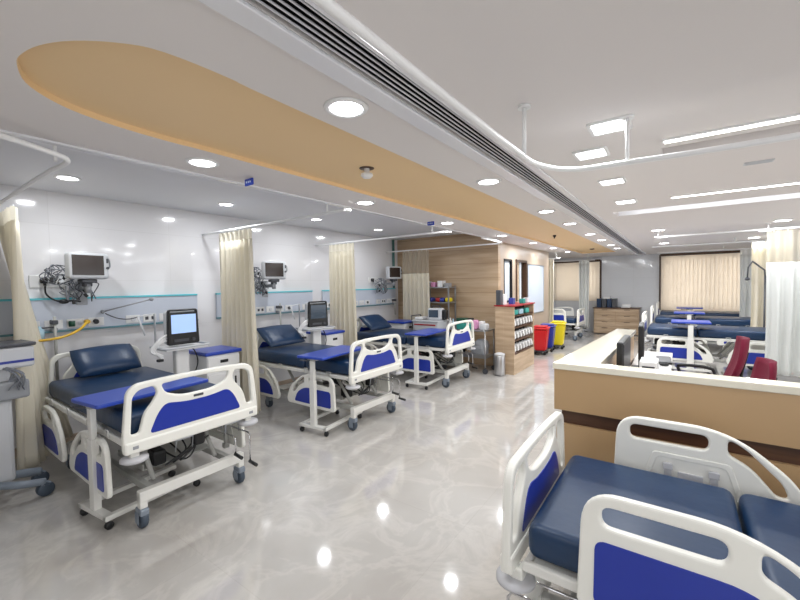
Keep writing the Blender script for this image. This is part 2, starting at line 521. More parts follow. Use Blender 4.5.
# air grille: dark duct with long louvre blades
g = thing('air_grille', 'long slot air grille with parallel grey louvre blades running down the ceiling', 'air grille', (-0.955, 6.2, ZC))
part('duct', B().box((0, 0, 0.15), (0.148, 16.2, 0.01)).box((-0.0735, 0, 0.085), (0.002, 16.2, 0.13)).box((0.0735, 0, 0.085), (0.002, 16.2, 0.13)), M['slot'], g)
for k in range(5):
    part('louvre_blade', B().box((-0.05 + k * 0.025, 0, 0.004), (0.007, 16.2, 0.004)), M['louver'], g)
for y in (-5.6, -2.6, 0.4, 3.4, 6.4):
    part('blade_spacer', B().box((0, y, 0.04), (0.15, 0.01, 0.03)), M['slot'], g)

# windows with vertical blinds
def window(idx, w):
    x0, x1, z0, z1 = w
    b = B(); t = 0.05
    for (c, s) in (((x0 + t / 2, YB + 0.09, (z0 + z1) / 2), (t, 0.05, z1 - z0)), ((x1 - t / 2, YB + 0.09, (z0 + z1) / 2), (t, 0.05, z1 - z0)),
                   (((x0 + x1) / 2, YB + 0.09, z0 + t / 2), (x1 - x0, 0.05, t)), (((x0 + x1) / 2, YB + 0.09, z1 - t / 2), (x1 - x0, 0.05, t)),
                   (((x0 + x1) / 2, YB + 0.09, (z0 + z1) / 2), (t, 0.05, z1 - z0))):
        b.box(c, s)
    f = struct('window_%d' % idx, b, M['alum'])
    part('window_pane', B().box(((x0 + x1) / 2, YB + 0.09, (z0 + z1) / 2), (x1 - x0, 0.006, z1 - z0)), M['glass'], f)
gl = bpy.data.materials.new('window_glass'); gl.use_nodes = True
_n = gl.node_tree; _n.nodes.remove(_n.nodes['Principled BSDF'])
_t = _n.nodes.new('ShaderNodeBsdfTransparent'); _g = _n.nodes.new('ShaderNodeBsdfGlossy'); _g.inputs['Roughness'].default_value = 0.02
_m = _n.nodes.new('ShaderNodeMixShader'); _m.inputs[0].default_value = 0.06
_n.links.new(_t.outputs[0], _m.inputs[1]); _n.links.new(_g.outputs[0], _m.inputs[2]); _n.links.new(_m.outputs[0], _n.nodes['Material Output'].inputs[0])
M['glass'] = gl
window(1, W1); window(2, W2)
def blinds(w, label, n):
    x0, x1, z0, z1 = w
    t = thing('vertical_blind', label, 'window blind', ((x0 + x1) / 2, YB - 0.1, 0))
    hw = (x1 - x0) / 2 + 0.04
    part('head_box', B().box((0, 0, z1 + 0.035), (2 * hw, 0.10, 0.07), 0.004), M['brown'], t)
    part('side_frame', B().box((-hw, 0.04, (z0 + z1) / 2 + 0.02), (0.05, 0.06, z1 - z0 + 0.04)), M['brown'], t)
    part('side_frame', B().box((hw, 0.04, (z0 + z1) / 2 + 0.02), (0.05, 0.06, z1 - z0 + 0.04)), M['brown'], t)
    dx = (2 * hw - 0.06) / n
    for k in range(n):
        x = -hw + 0.03 + dx * (k + 0.5)
        part('blind_slat', B().box((x, 0, (z0 - 0.06 + z1) / 2), (dx * 1.12, 0.002, z1 - z0 + 0.06), rot=(0, 0, 0.28)), M['blind'], t)
    return t
blinds(W1, 'cream vertical blind on the narrow back window at the end of the left aisle', 14)
blinds(W2, 'wide cream vertical blind on the back window behind the row of right-hand beds', 24)

# ------------------------------------------------------------------ lights
def downlight_base(square=False):
    t = thing('ceiling_downlight', '', 'ceiling light', (0, 0, 0))
    if square:
        part('light_trim', B().plate(rp([(-.10, -.10), (.10, -.10), (.10, .10), (-.10, .10)], .02), [rp([(-.08, -.08), (.08, -.08), (.08, .08), (-.08, .08)], .015)], 0.012, 0.003, MT((0, 0, -0.006))), M['white'], t)
        part('diffuser', B().box((0, 0, -0.004), (0.158, 0.158, 0.006)), M['lamp'], t)
    else:
        part('light_trim', B().lathe([(0.078, -0.001), (0.078, -0.010), (0.092, -0.012), (0.102, -0.006), (0.104, -0.001), (0.078, -0.001)], n=32), M['white'], t)
        part('diffuser', B().lathe([(0, -0.006), (0.079, -0.006), (0.079, -0.001), (0, -0.001)], n=32), M['lamp'], t)
    return t
dr = downlight_base(); ds = downlight_base(True)
used = {}
def lamp(x, y, z, w, col=(0.95, 0.98, 1.0), size=0.15, sy=None):
    l = bpy.data.lights.new('lamp_glow', 'AREA')
    l.energy = w; l.color = col; l.size = size
    l.shape = 'DISK'
    if sy: l.shape = 'RECTANGLE'; l.size_y = sy
    o = bpy.data.objects.new('lamp_glow', l); COL.objects.link(o); o.location = (x, y, z)
    return o
def light(x, y, z, label, grp, base=dr, w=None):
    if base.name not in used:
        used[base.name] = 1; o = base; o.location = (x, y, z)
    else: o = dup(base, (x, y, z), 0, label)
    o['label'] = label; o['group'] = grp
    lm = lamp(x, y, z - 0.02, (w or DOWN_W) * (1.9 if y > 6.5 else 1.0))
    return o
ORD = ['nearest the camera', 'second from the camera', 'third from the camera', 'fourth from the camera', 'fifth from the camera', 'sixth from the camera', 'seventh from the camera', 'eighth from the camera', 'ninth from the camera', 'tenth from the camera', 'eleventh from the camera']
for i, y in enumerate((1.36, 3.03, 4.72, 5.94, 7.5, 8.71, 10.04, 11.2)):
    light(-1.27, y, ZC, 'round white downlight beside the air grille, %s in row' % ORD[i], 'downlights along the air grille')
for i, y in enumerate((1.36, 3.0, 4.7)):
    light(-2.57, y, ZC, 'round ceiling downlight between peach strip and bed bays, %s in row' % ORD[i], 'downlights along the bed side of the peach strip')
for i, (x, y) in enumerate(((-2.52, 6.6), (-2.5, 8.3), (-2.5, 9.9), (-2.5, 11.4))):
    light(x, y, ZC, 'round ceiling downlight left of peach strip beyond the panelled corner, %s' % ORD[i], 'downlights along the bed side of the peach strip')
for i, y in enumerate((1.18, 2.75, 4.25, 5.8)):
    light(-4.66, y, ZR, 'round downlight in the raised bed-bay ceiling, %s in row' % ORD[i], 'downlights above the bed heads', w=DOWN_W * 1.35)
for i, (x, y) in enumerate(((-0.31, 2.37), (-0.47, 2.8), (-0.46, 3.68), (-0.29, 7.7), (-0.27, 9.0), (-0.28, 10.5))):
    light(x, y, ZC, 'square ceiling light right of the air grille, %s in row' % ORD[i], 'square lights right of the air grille', ds)
light(-0.46, 4.70, ZC, 'square ceiling light left of the near end of the lower strip light', 'square lights right of the air grille', ds)
for i, (x, y) in enumerate(((1.19, 7.7), (1.2, 9.1), (1.21, 10.5))):
    light(x, y, ZC, 'square ceiling light above the right-hand curtains, %s in row' % ORD[i], 'square lights above the right curtains', ds)
# lamps of the same fittings behind and beside the camera (the room goes on there)
for (x, y) in ((-1.27, -0.7), (2.0, -0.6), (2.4, 7.7), (2.4, 1.2)):
    light(x, y, ZC, 'square ceiling light outside the frame, %s' % {-1.27: 'behind the camera near the air grille', 2.0: 'behind the camera at right', 2.4: 'beyond the right-hand curtains' if y > 5 else 'right of the near right bed'}[x], 'ceiling lights beyond the frame', ds, w=DOWN_W * 1.4)
# linear strip lights inside the pockets
def striplight(x0, y, z, label):
    L = 3.2
    t = thing('strip_light', label, 'ceiling light', (x0 + L / 2, y, z))
    part('channel', B().box((0, 0, -0.006), (L + 0.02, 0.045, 0.012)), M['white'], t)
    part('diffuser', B().box((0, 0, -0.015), (L, 0.03, 0.008), 0.002), M['strip'], t)
    lamp(x0 + L / 2, y, z - 0.03, STRIP_W, size=L, sy=0.03)
striplight(-0.08, 2.82, ZC, 'bright linear ceiling strip light, the upper one nearer the camera')
striplight(-0.07, 4.75, ZC, 'bright linear ceiling strip light, the lower one farther from the camera')

# cove lamp hidden in the trough beyond the second strip light
t = thing('cove_light', 'soft cove light glowing along the long trough beyond the lower strip light', 'ceiling light', (2.07, 5.40, ZC + 0.06))
part('cove_channel', B().box((0, 0, 0), (5.3, 0.02, 0.02)), M['white'], t)
cv = lamp(2.07, 5.42, ZC + 0.06, 4.5, size=5.2, sy=0.02); cv.rotation_euler = (PI / 2, 0, 0)
# ceiling fittings
t = thing('smoke_detector', 'white smoke detector hanging from a brown cut-out in the peach strip', 'smoke detector', (-1.88, 2.22, ZC + 0.03))
part('mount_hole', B().lathe([(0, -0.002), (0.055, -0.002), (0.055, 0.0), (0, 0)], n=24), M['brown'], t)
part('detector_body', B().lathe([(0.02, -0.003), (0.02, -0.03), (0.042, -0.04), (0.045, -0.055), (0.03, -0.07), (0, -0.074)], n=24), M['white'], t)
t = thing('smoke_detector', 'small dark sprinkler head farther down the peach strip', 'sprinkler', (-1.87, 7.5, ZC + 0.03))
part('detector_body', B().lathe([(0, 0), (0.03, 0), (0.03, -0.02), (0.012, -0.04), (0.012, -0.06), (0, -0.06)], n=16), M['black'], t)
t = thing('ceiling_speaker', 'small round brownish fitting at the far end of the peach strip', 'sprinkler', (-1.87, 11.3, ZC + 0.03))
part('detector_body', B().lathe([(0, 0), (0.06, 0), (0.055, -0.02), (0.02, -0.03), (0, -0.03)], n=16), M['brown'], t)
solo('ceiling_vent', B().box((0, 0, -0.004), (0.16, 0.07, 0.008), 0.002).box((0, -0.02, -0.009), (0.14, 0.008, 0.003)).box((0, 0, -0.009), (0.14, 0.008, 0.003)).box((0, 0.02, -0.009), (0.14, 0.008, 0.003)), M['ltgrey'], 'small grey rectangular vent between the two strip lights', 'vent', (0.45, 3.76, ZC))
for (y, lab, nm) in ((1.76, 'small blue bay number sign on the ceiling edge above the nearest left bed', '1'), (4.42, 'small blue bay number sign on the ceiling edge between second and third left beds', '2')):
    t = thing('bay_sign', lab, 'sign', (-2.66, y, ZC))
    part('sign_plate', B().box((0, 0, -0.035), (0.10, 0.012, 0.05), 0.002), M['signblue'], t)
    part('sign_text', B().box((-0.025, -0.007, -0.035), (0.012, 0.002, 0.014)).box((0.0, -0.007, -0.035), (0.012, 0.002, 0.014)).box((0.022, -0.007, -0.035), (0.012, 0.002, 0.014)), M['board'], t)

# ------------------------------------------------------------------ curtain rails and curtains
def rail(pts, rods, label):
    t = thing('curtain_rail', label, 'curtain rail', (0, 0, 0))
    part('track', B().tube(pts, 0.014, 10, smooth=6), M['white'], t)
    for (x, y, z0, z1) in rods:
        part('drop_rod', B().cyl((x, y, z0), (x, y, z1), 0.009).cyl((x, y, z1 - 0.012), (x, y, z1), 0.03), M['white'], t)
ZT = 2.44
rail([(XL + 0.02, 2.84, ZT), (-4.4, 2.84, ZT), (-3.3, 2.83, ZT), (-2.76, 2.82, ZT), (-2.70, 2.84, ZT + 0.01), (-2.68, 2.90, ZT + 0.01)], [(-2.93, 2.82, ZT, ZR)], 'white curtain rail between the first and second left beds')
rail([(XL + 0.02, 4.92, ZT), (-4.4, 4.92, ZT), (-3.3, 4.91, ZT), (-2.74, 4.9, ZT), (-2.68, 4.93, ZT), (-2.66, 4.99, ZT)], [(-2.93, 4.9, ZT, ZR)], 'white curtain rail between the second and third left beds')
rail([(XL + 0.02, 7.05, ZT), (-4.4, 7.05, ZT), (-3.3, 7.05, ZT), (-2.85, 7.05, ZT), (-2.70, 6.98, ZT), (-2.64, 6.8, ZT), (-2.64, 6.0, ZT)], [(-2.78, 7.03, ZT, ZC)], 'white curtain rail in front of the wood-panelled wall')
rail([(XL + 0.02, 0.72, ZT), (-4.4, 0.72, ZT), (-3.3, 0.72, ZT), (-2.98, 0.735, ZT), (-2.84, 0.72, ZT), (-2.76, 0.64, ZT), (-2.62, 0.38, ZT), (-2.56, 0.1, ZT), (-2.56, -1.6, ZT)], [(-2.93, 0.69, ZT, ZR)], 'curved curtain rail at the left edge over the nearest left bed')
ZN = 2.30
rail([(-0.615, -1.6, ZN), (-0.615, 0, ZN), (-0.615, 1.2, ZN), (-0.61, 1.75, ZN), (-0.59, 2.05, ZN), (-0.46, 2.26, ZN), (-0.2, 2.30, ZN), (0.2, 2.33, ZN), (1.6, 2.36, ZN), (3.0, 2.38, ZN)], [(-0.60, 1.86, ZN, ZC), (-0.22, 2.30, ZN, ZC)], 'white curved curtain rail hanging over the near right-hand bed')
rail([(-0.35, 8.0, ZT), (1, 8.0, ZT), (2.5, 8.0, ZT), (4, 8.0, ZT)], [(1.08, 8.0, ZT, ZC), (-0.3, 8.0, ZT, ZC)], 'white curtain rail across the nearest of the three far right beds')
rail([(-0.5, 10.3, ZT), (1, 10.3, ZT), (2.5, 10.3, ZT), (4, 10.3, ZT)], [(0.9, 10.3, ZT, ZC)], 'white curtain rail across the middle of the three far right beds')
rail([(-0.5, 12.7, ZT), (1, 12.7, ZT), (2.5, 12.7, ZT), (4, 12.7, ZT)], [(0.9, 12.7, ZT, ZC)], 'white curtain rail nearest the wide back window')

def curtain(x0, x1, y, z0, z1, net_z, label, pleats=8, amp=0.05, m='curtain', flare=0.1, seed=1, skew=(0, 0)):
    """pleated cloth between x0 and x1 on a rail; net header above net_z"""
    rnd = random.Random(seed)
    nx = pleats * 10; nz = 18
    ph = [rnd.uniform(-0.5, 0.5) for _ in range(pleats + 2)]
    am = [rnd.uniform(0.6, 1.2) for _ in range(pleats + 2)]
    def sheet(za, zb, n):
        bm = bmesh.new(); V = []
        for j in range(n + 1):
            z = za + (zb - za) * j / n
            f = (z1 - z) / max(0.01, z1 - z0)
            row = []
            for i in range(nx + 1):
                u = i / nx
                k = u * pleats
                ki = int(k); a = am[ki] * (1 - (k - ki)) + am[ki + 1] * (k - ki)
                w = (x1 - x0) * (1 + flare * f)
                xx = (x0 + x1) / 2 + w * (u - 0.5) + 0.02 * math.sin(3 * f + ki) * f
                yy = y + amp * a * (0.55 + 0.6 * f) * math.sin(2 * PI * k + ph[ki] * f) + f * (skew[0] * (1 - u) + skew[1] * u)
                row.append(bm.verts.new((xx, yy, z)))
            V.append(row)
        for j in range(n):
            for i in range(nx):
                fc = bm.faces.new((V[j][i], V[j][i + 1], V[j + 1][i + 1], V[j + 1][i])); fc.smooth = True
        b = B(); b.bm.free(); b.bm = bm
        return b
    t = thing('privacy_curtain', label, 'curtain', (0, 0, 0))
    c = part('curtain_cloth', sheet(z0, net_z, nz), M[m], t)
    s = c.modifiers.new('s', 'SOLIDIFY'); s.thickness = 0.003
    if net_z < z1 - 0.02:
        c = part('net_header', sheet(net_z, z1, 4), M['net'] if net_z < 2.2 else M[m], t)
    hk = B()
    for k in range(pleats):
        x = x0 + (x1 - x0) * (k + 0.5) / pleats
        hk.cyl((x, y, z1 - 0.02), (x, y, z1 + 0.02), 0.004, n=6)
    part('curtain_hooks', hk, M['white'], t)
    return t
curtain(-5.38, -4.60, 0.80, 0.12, ZT - 0.02, 2.30, 'cream curtain bunched at the left edge behind the ventilator trolley', 7, 0.06, seed=1, flare=0.02, skew=(0.46, -0.04))
curtain(-5.05, -4.30, 2.86, 0.12, ZT - 0.02, 2.30, 'cream curtain bunched between the first and second left beds', 7, 0.05, seed=2, flare=0.16)
curtain(-5.10, -4.50, 4.94, 0.12, ZT - 0.02, 2.30, 'cream curtain bunched between the second and third left beds', 6, 0.05, seed=3, flare=0.16)
curtain(-5.0, -4.32, 7.07, 0.12, ZT - 0.02, 1.93, 'cream curtain with net header hanging before the wood-panelled wall', 6, 0.05, seed=4, flare=0.05)
curtain(1.07, 3.2, 8.02, 0.25, ZT - 0.02, 1.94, 'large white curtain with net header at the right edge, nearest of the right-hand ones', 14, 0.05, m='curtain_white', seed=5, flare=0.0)
curtain(1.16, 1.75, 10.32, 0.55, ZT - 0.02, 2.30, 'narrow cream curtain behind the nearest of the far right beds', 5, 0.05, seed=6, flare=0.0)
curtain(1.22, 1.9, 12.72, 0.55, ZT - 0.02, 2.30, 'white curtain covering the right end of the wide back window', 6, 0.05, m='curtain_white', seed=7, flare=0.0)
rail([(-4.6, 13.2, 2.36), (-3.6, 13.2, 2.36), (-2.3, 13.2, 2.36), (-2.1, 13.2, 2.36)], [(-2.3, 13.2, 2.36, ZC)], 'curtain rail in front of the narrow back window')
curtain(-2.56, -2.26, 13.22, 0.25, 2.34, 2.25, 'pale narrow curtain hanging before the narrow back window', 3, 0.05, m='curtain_white', seed=8, flare=0.0)
curtain(-3.12, -2.86, 11.42, 0.15, 2.34, 2.25, 'narrow yellowish curtain at the far end of the whiteboard wall', 3, 0.05, seed=9, flare=0.0)
rail([(-4.6, 11.4, 2.36), (-3.6, 11.4, 2.36), (-2.9, 11.4, 2.36), (-2.7, 11.4, 2.36)], [(-2.8, 11.4, 2.36, ZC)], 'short curtain rail at the far end of the whiteboard wall')

# ------------------------------------------------------------------ bed-head service panel on the left wall
for i, (y0, y1, lab) in enumerate(((0.3, 2.72, 'blue-white bed-head service panel with cyan strip behind the nearest left bed'), (3.0, 4.80, 'blue-white bed-head service panel with cyan strip behind the second left bed'), (5.06, 7.35, 'blue-white bed-head service panel with cyan strip behind the third left bed'))):
    cy = (y0 + y1) / 2; L = y1 - y0
    t = thing('bed_head_panel', lab, 'wall panel', (XL, cy, 0))
    part('panel_board', B().box((0.02, 0, 1.43), (0.04, L, 0.33), 0.003), M['panel'], t)
    part('cyan_strip', B().box((0.025, 0, 1.605), (0.05, L, 0.022), 0.002), M['cyan'], t)
    part('bottom_edge', B().box((0.025, 0, 1.255), (0.05, L, 0.022), 0.002), M['teal'], t)
    n = int(L / 0.19)
    for k in range(n):
        y = -L / 2 + 0.15 + k * 0.185
        if k % 5 == 2: continue
        s = part('socket_plate', B().box((0.044, y, 1.33), (0.01, 0.15, 0.095), 0.003), M['socket'], t)
        part('socket_insert', B().box((0.051, y - 0.035, 1.33), (0.006, 0.035, 0.04), 0.002).box((0.051, y + 0.035, 1.33), (0.006, 0.035, 0.04), 0.002) if k % 2 else B().cyl((0.048, y, 1.33), (0.062, y, 1.33), 0.026), M['dkgrey'] if k % 3 == 0 else M['ltgrey'], s)
# rubber wall box with plug
def wall_socket(y, z, lab):
    t = thing('wall_socket', lab, 'socket', (XL, y, z))
    part('socket_plate', B().box((0.008, 0, 0), (0.016, 0.30, 0.13), 0.004), M['socket'], t)
    part('plug', B().box((0.04, -0.04, 0.01), (0.05, 0.06, 0.06), 0.012).cyl((0.06, -0.04, 0), (0.07, -0.04, -0.04), 0.012), M['black'], t)
wall_socket(1.17, 1.79, 'white wall socket with black plug left of the nearest patient monitor')
wall_socket(3.42, 1.80, 'white wall socket with black plug beside the second patient monitor')
wall_socket(6.55, 1.80, 'white wall socket with black plug beside the farthest wall monitor')
solo('power_cable', B().tube([(XL + 0.07, 1.13, 1.74), (XL + 0.10, 1.13, 1.66), (XL + 0.12, 1.18, 1.60), (XL + 0.14, 1.25, 1.575), (XL + 0.16, 1.33, 1.58), (XL + 0.16, 1.40, 1.57)], 0.009, smooth=6).sph((XL + 0.15, 1.26, 1.575), 0.025, (1, 1.8, 1)), M['black'], 'black power cable looping from the socket below the nearest patient monitor', 'cable')

# patient monitors on wall arms
def monitor(y, z, rz, lab, tag_, x=XL + 0.30):
    t = thing('patient_monitor', lab, 'patient monitor', (x, y, z), rz)
    w, h, dpt = 0.36, 0.28, 0.14
    part('monitor_body', B().box((0, 0, 0), (dpt, w, h), 0.03, seg=3), M['ltgrey'], t)
    part('screen', B().box((dpt / 2 + 0.001, -0.018, 0.008), (0.006, w * 0.80, h * 0.76), 0.003), M['screen_off'], t)
    part('side_handle', B().tube([(0.02, w / 2 - 0.01, 0.09), (0.02, w / 2 + 0.02, 0.07), (0.02, w / 2 + 0.025, 0), (0.02, w / 2 - 0.01, -0.03)], 0.009, smooth=4), M['grey'], t)
    part('control_knob', B().cyl((dpt / 2, w * 0.44, -0.02), (dpt / 2 + 0.014, w * 0.44, -0.02), 0.014), M['dkgrey'], t)
    part('brand_label', B().box((dpt / 2 + 0.001, w * 0.445, 0.06), (0.006, 0.02, 0.05), 0.003), M['dkgrey'], t)
    part('mount_plate', B().box((-0.01, 0, -h / 2 - 0.02), (0.12, 0.14, 0.04), 0.01).box((-0.02, 0, -h / 2 - 0.055), (0.07, 0.08, 0.05), 0.012), M['dkgrey'], t)
    a = thing('wall_bracket', 'grey wall arm carrying ' + tag_, 'wall bracket', (XL, y, z - 0.24))
    part('wall_plate', B().box((0.045, 0, -0.05), (0.012, 0.10, 0.26), 0.004), M['grey'], a)
    part('swing_arm', B().box((0.05 + (x - XL - 0.05) / 2, 0, 0.0), (x - XL - 0.05, 0.04, 0.05), 0.01).cyl((x - XL - 0.01, 0, -0.05), (x - XL - 0.01, 0, 0.045), 0.03), M['grey'], a)
    return t
monitor(1.44, 1.95, 0.12, 'light grey patient monitor with dark screen on wall above the nearest left bed', 'the patient monitor above the nearest left bed', XL + 0.27)
monitor(3.80, 1.95, -0.25, 'light grey patient monitor on wall above the second left bed', 'the patient monitor above the second left bed', XL + 0.29)
monitor(6.95, 1.96, -0.3, 'small patient monitor on wall above the third left bed', 'the patient monitor above the third left bed', XL + 0.29)
def cable_bundle(y, z, lab, seed, s=1.0):
    rnd = random.Random(seed)
    t = thing('monitor_leads', lab, 'cable', (XL + 0.16, y, z))
    for k in range(9):
        y0 = rnd.uniform(-0.10, 0.10)
        pts = [(rnd.uniform(-0.03, 0.04), y0 * 0.4, 0.10)]
        for j in range(4):
            pts.append((rnd.uniform(-0.05, 0.08), y0 + rnd.uniform(-0.09, 0.09) * s, 0.06 - 0.07 * j * s + rnd.uniform(-0.03, 0.03)))
        pts.append((rnd.uniform(-0.02, 0.05), y0 + rnd.uniform(-0.05, 0.05), 0.02 + rnd.uniform(-0.05, 0.05)))
        part('lead', B().tube(pts, 0.005, 6, smooth=5), M['cable'] if k % 3 else M['dkgrey'], t)
    for k in range(5):
        part('lead_clip', B().box((rnd.uniform(0, 0.08), rnd.uniform(-0.09, 0.09), rnd.uniform(-0.2, 0.02)), (0.02, 0.03, 0.045), 0.006, rot=(rnd.uniform(-1, 1), 0, 0)), M['ltgrey'] if k % 2 else M['black'], t)
    return t
cable_bundle(1.38, 1.74, 'tangled grey leads hanging under the nearest patient monitor', 3)
cable_bundle(1.20, 1.86, 'looped lead hooked left of the nearest patient monitor', 5, 0.7)
cable_bundle(3.64, 1.74, 'tangled grey leads hanging under the second patient monitor', 8)
cable_bundle(3.52, 1.90, 'looped leads hooked left of the second patient monitor', 11, 0.7)
cable_bundle(6.6, 1.74, 'tangled grey leads hanging left of the third patient monitor', 15, 1.3)

# oxygen outlets: pole with flowmeter, yellow hose, suction jar
def wall_pole(y, z0, z1, lab, jar=True):
    t = thing('rail_pole', lab, 'equipment pole', (XL + 0.13, y, 0))
    part('pole', B().cyl((0, 0, z0), (0, 0, z1), 0.014), M['frame_grey'], t)
    part('clamp', B().box((-0.03, 0, z1 - 0.06), (0.11, 0.05, 0.045), 0.008), M['dkgrey'], t)
    part('clamp', B().box((-0.05, 0, 1.28), (0.10, 0.05, 0.04), 0.008), M['grey'], t)
    if jar:
        part('suction_jar', B().lathe([(0, -0.09), (0.035, -0.09), (0.04, -0.03), (0.04, 0.02), (0.02, 0.04), (0.015, 0.06), (0, 0.06)], (0.03, -0.13, 1.27)), M['trans_bottle'], t)
        part('jar_bracket', B().cyl((0, 0, 1.31), (0.03, -0.13, 1.31), 0.009), M['dkgrey'], t)
wall_pole(1.18, 0.75, 1.42, 'grey pole with suction jar clamped left of the nearest left bed head')
wall_pole(4.02, 0.75, 1.42, 'thin grey pole clamped to the panel behind the second left bed', False)
wall_pole(7.2, 1.0, 1.40, 'thin grey pole clamped to the panel behind the third left bed', False)
solo('oxygen_hose', B().tube([(XL + 0.05, 1.47, 1.34), (XL + 0.14, 1.45, 1.34), (XL + 0.22, 1.36, 1.27), (XL + 0.24, 1.22, 1.21), (XL + 0.22, 1.05, 1.19), (XL + 0.2, 0.92, 1.20)], 0.013, smooth=6).cyl((XL + 0.03, 1.47, 1.34), (XL + 0.10, 1.47, 1.34), 0.024), M['yellow_hose'], 'yellow gas hose plugged into the panel at the nearest left bed', 'hose')
solo('oxygen_hose', B().cyl((XL + 0.04, 3.32, 1.34), (XL + 0.10, 3.32, 1.34), 0.022).tube([(XL + 0.08, 3.32, 1.34), (XL + 0.13, 3.32, 1.30), (XL + 0.15, 3.28, 1.2), (XL + 0.15, 3.2, 1.12)], 0.012, smooth=5), M['yellow_hose'], 'short yellow gas hose plugged in beside the second left bed curtain', 'hose')
solo('flowmeter', B().cyl((XL + 0.05, 1.33, 1.34), (XL + 0.12, 1.33, 1.34), 0.02).cyl((XL + 0.10, 1.33, 1.30), (XL + 0.10, 1.33, 1.36), 0.028), M['green'], 'dark green gas adaptor in the panel left of the yellow hose', 'gas adaptor')
solo('flowmeter', B().cyl((XL + 0.05, 1.31 + 0.24, 1.34), (XL + 0.10, 1.55, 1.34), 0.022), M['black'], 'black gas outlet cap in the panel right of the yellow hose', 'gas adaptor')
# thin bracket arms on the panel
solo('lamp_arm', B().tube([(XL + 0.07, 1.62, 1.44), (XL + 0.2, 1.80, 1.50), (XL + 0.28, 2.05, 1.57)], 0.008, smooth=0).sph((XL + 0.07, 1.62, 1.44), 0.022).sph((XL + 0.28, 2.05, 1.57), 0.024).cyl((XL + 0.03, 1.62, 1.44), (XL + 0.07, 1.62, 1.44), 0.012), M['grey'], 'thin grey jointed arm across the panel above the nearest left bed', 'bracket arm')
solo('panel_cable', B().tube([(XL + 0.08, 1.64, 1.42), (XL + 0.12, 1.74, 1.36), (XL + 0.14, 1.86, 1.34), (XL + 0.14, 2.0, 1.37)], 0.006, smooth=6), M['dkgrey'], 'thin dark cable sagging under the jointed arm', 'cable')
solo('gas_pipe', B().cyl((XL + 0.03, 7.30, 1.62), (XL + 0.03, 7.30, ZR - 0.01), 0.03), M['pipe'], 'vertical green pipe running up to the ceiling left of the net-topped curtain', 'pipe')

# ------------------------------------------------------------------ hospital bed
LB = 2.12
def rail_shape(sw=0.86, h=0.46):
    # u=0 outer end (foot), u=sw towards the bed's middle, where it slopes down
    outer = rp([(0.0, 0.02), (0.02, h), (sw * 0.62, h), (sw * 0.93, h * 0.52), (sw, 0.05), (sw * 0.97, 0.0), (0.03, 0.0)], [0.04, 0.13, 0.22, 0.18, 0.05, 0.04, 0.04], 8)
    s1 = rp([(0.085, h - 0.125), (0.085, h - 0.045), (sw * 0.52, h - 0.045), (sw * 0.52, h - 0.125)], 0.038, 6)
    s2 = rp([(sw * 0.61, h - 0.125), (sw * 0.61, h - 0.045), (sw * 0.69, h - 0.08), (sw * 0.855, h * 0.51), (sw * 0.88, h * 0.36), (sw * 0.83, h * 0.36), (sw * 0.72, h * 0.62)], [0.03, 0.03, 0.06, 0.05, 0.035, 0.035, 0.08], 6)
    blue = rp([(0.06, 0.04), (0.065, h - 0.175), (sw * 0.60, h - 0.175), (sw * 0.76, h * 0.38), (sw * 0.82, 0.04)], [0.03, 0.04, 0.10, 0.06, 0.03], 6)
    return outer, s1, s2, blue
def make_rail(parent, y, x_out, toward, z, side, label=None):
    """x_out: outer end, toward: +1/-1 direction of the bed's middle, side: +1/-1 which face is outside"""
    outer, s1, s2, blue = rail_shape(0.86, h=0.46 if z > 0.4 else 0.41)
    mt = MT((x_out, y, z)) @ Matrix.Diagonal((toward, 1, 1, 1)) @ XZ
    r = part('side_rail', B().plate(outer, [s1, s2], 0.036, 0.011, mt), M['abs'], parent, label)
    for f in r.data.polygons: f.use_smooth = False
    part('rail_panel', B().plate(blue, [], 0.006, 0.002, MT((0, side * 0.0185, 0)) @ mt), M['blue'], r, 'royal blue inset panel')
    # inner cover with two release clips
    cov = rp([(0.16, 0.07), (0.22, 0.26), (0.52, 0.26), (0.58, 0.07)], 0.02, 4)
    ring = rp([(0.13, 0.05), (0.20, 0.285), (0.54, 0.285), (0.61, 0.05)], 0.02, 4)
    c = part('inner_cover', B().plate(ring, [cov], 0.008, 0.003, MT((0, -side * 0.020, 0)) @ mt), M['abs'], r)
    b = B()
    for u in (0.27, 0.47):
        b.box((x_out + toward * u, y - side * 0.024, z + 0.17), (0.035, 0.012, 0.13), 0.004).box((x_out + toward * u, y - side * 0.030, z + 0.215), (0.045, 0.010, 0.035), 0.003)
    b.box((x_out + toward * 0.37, y - side * 0.024, z + 0.16), (0.11, 0.01, 0.07), 0.003)
    part('release_clip', b, M['abs_in'], r)
    # hinge arms to the frame
    h = B()
    for u in (0.22, 0.58):
        h.box((x_out + toward * u, y - side * 0.045, z + 0.06), (0.035, 0.035, 0.12), 0.006)
        h.box((x_out + toward * u, y - side * 0.05, z + 0.0), (0.05, 0.05, 0.05), 0.008)
    part('rail_hinge', h, M['frame_grey'], r)
    return r
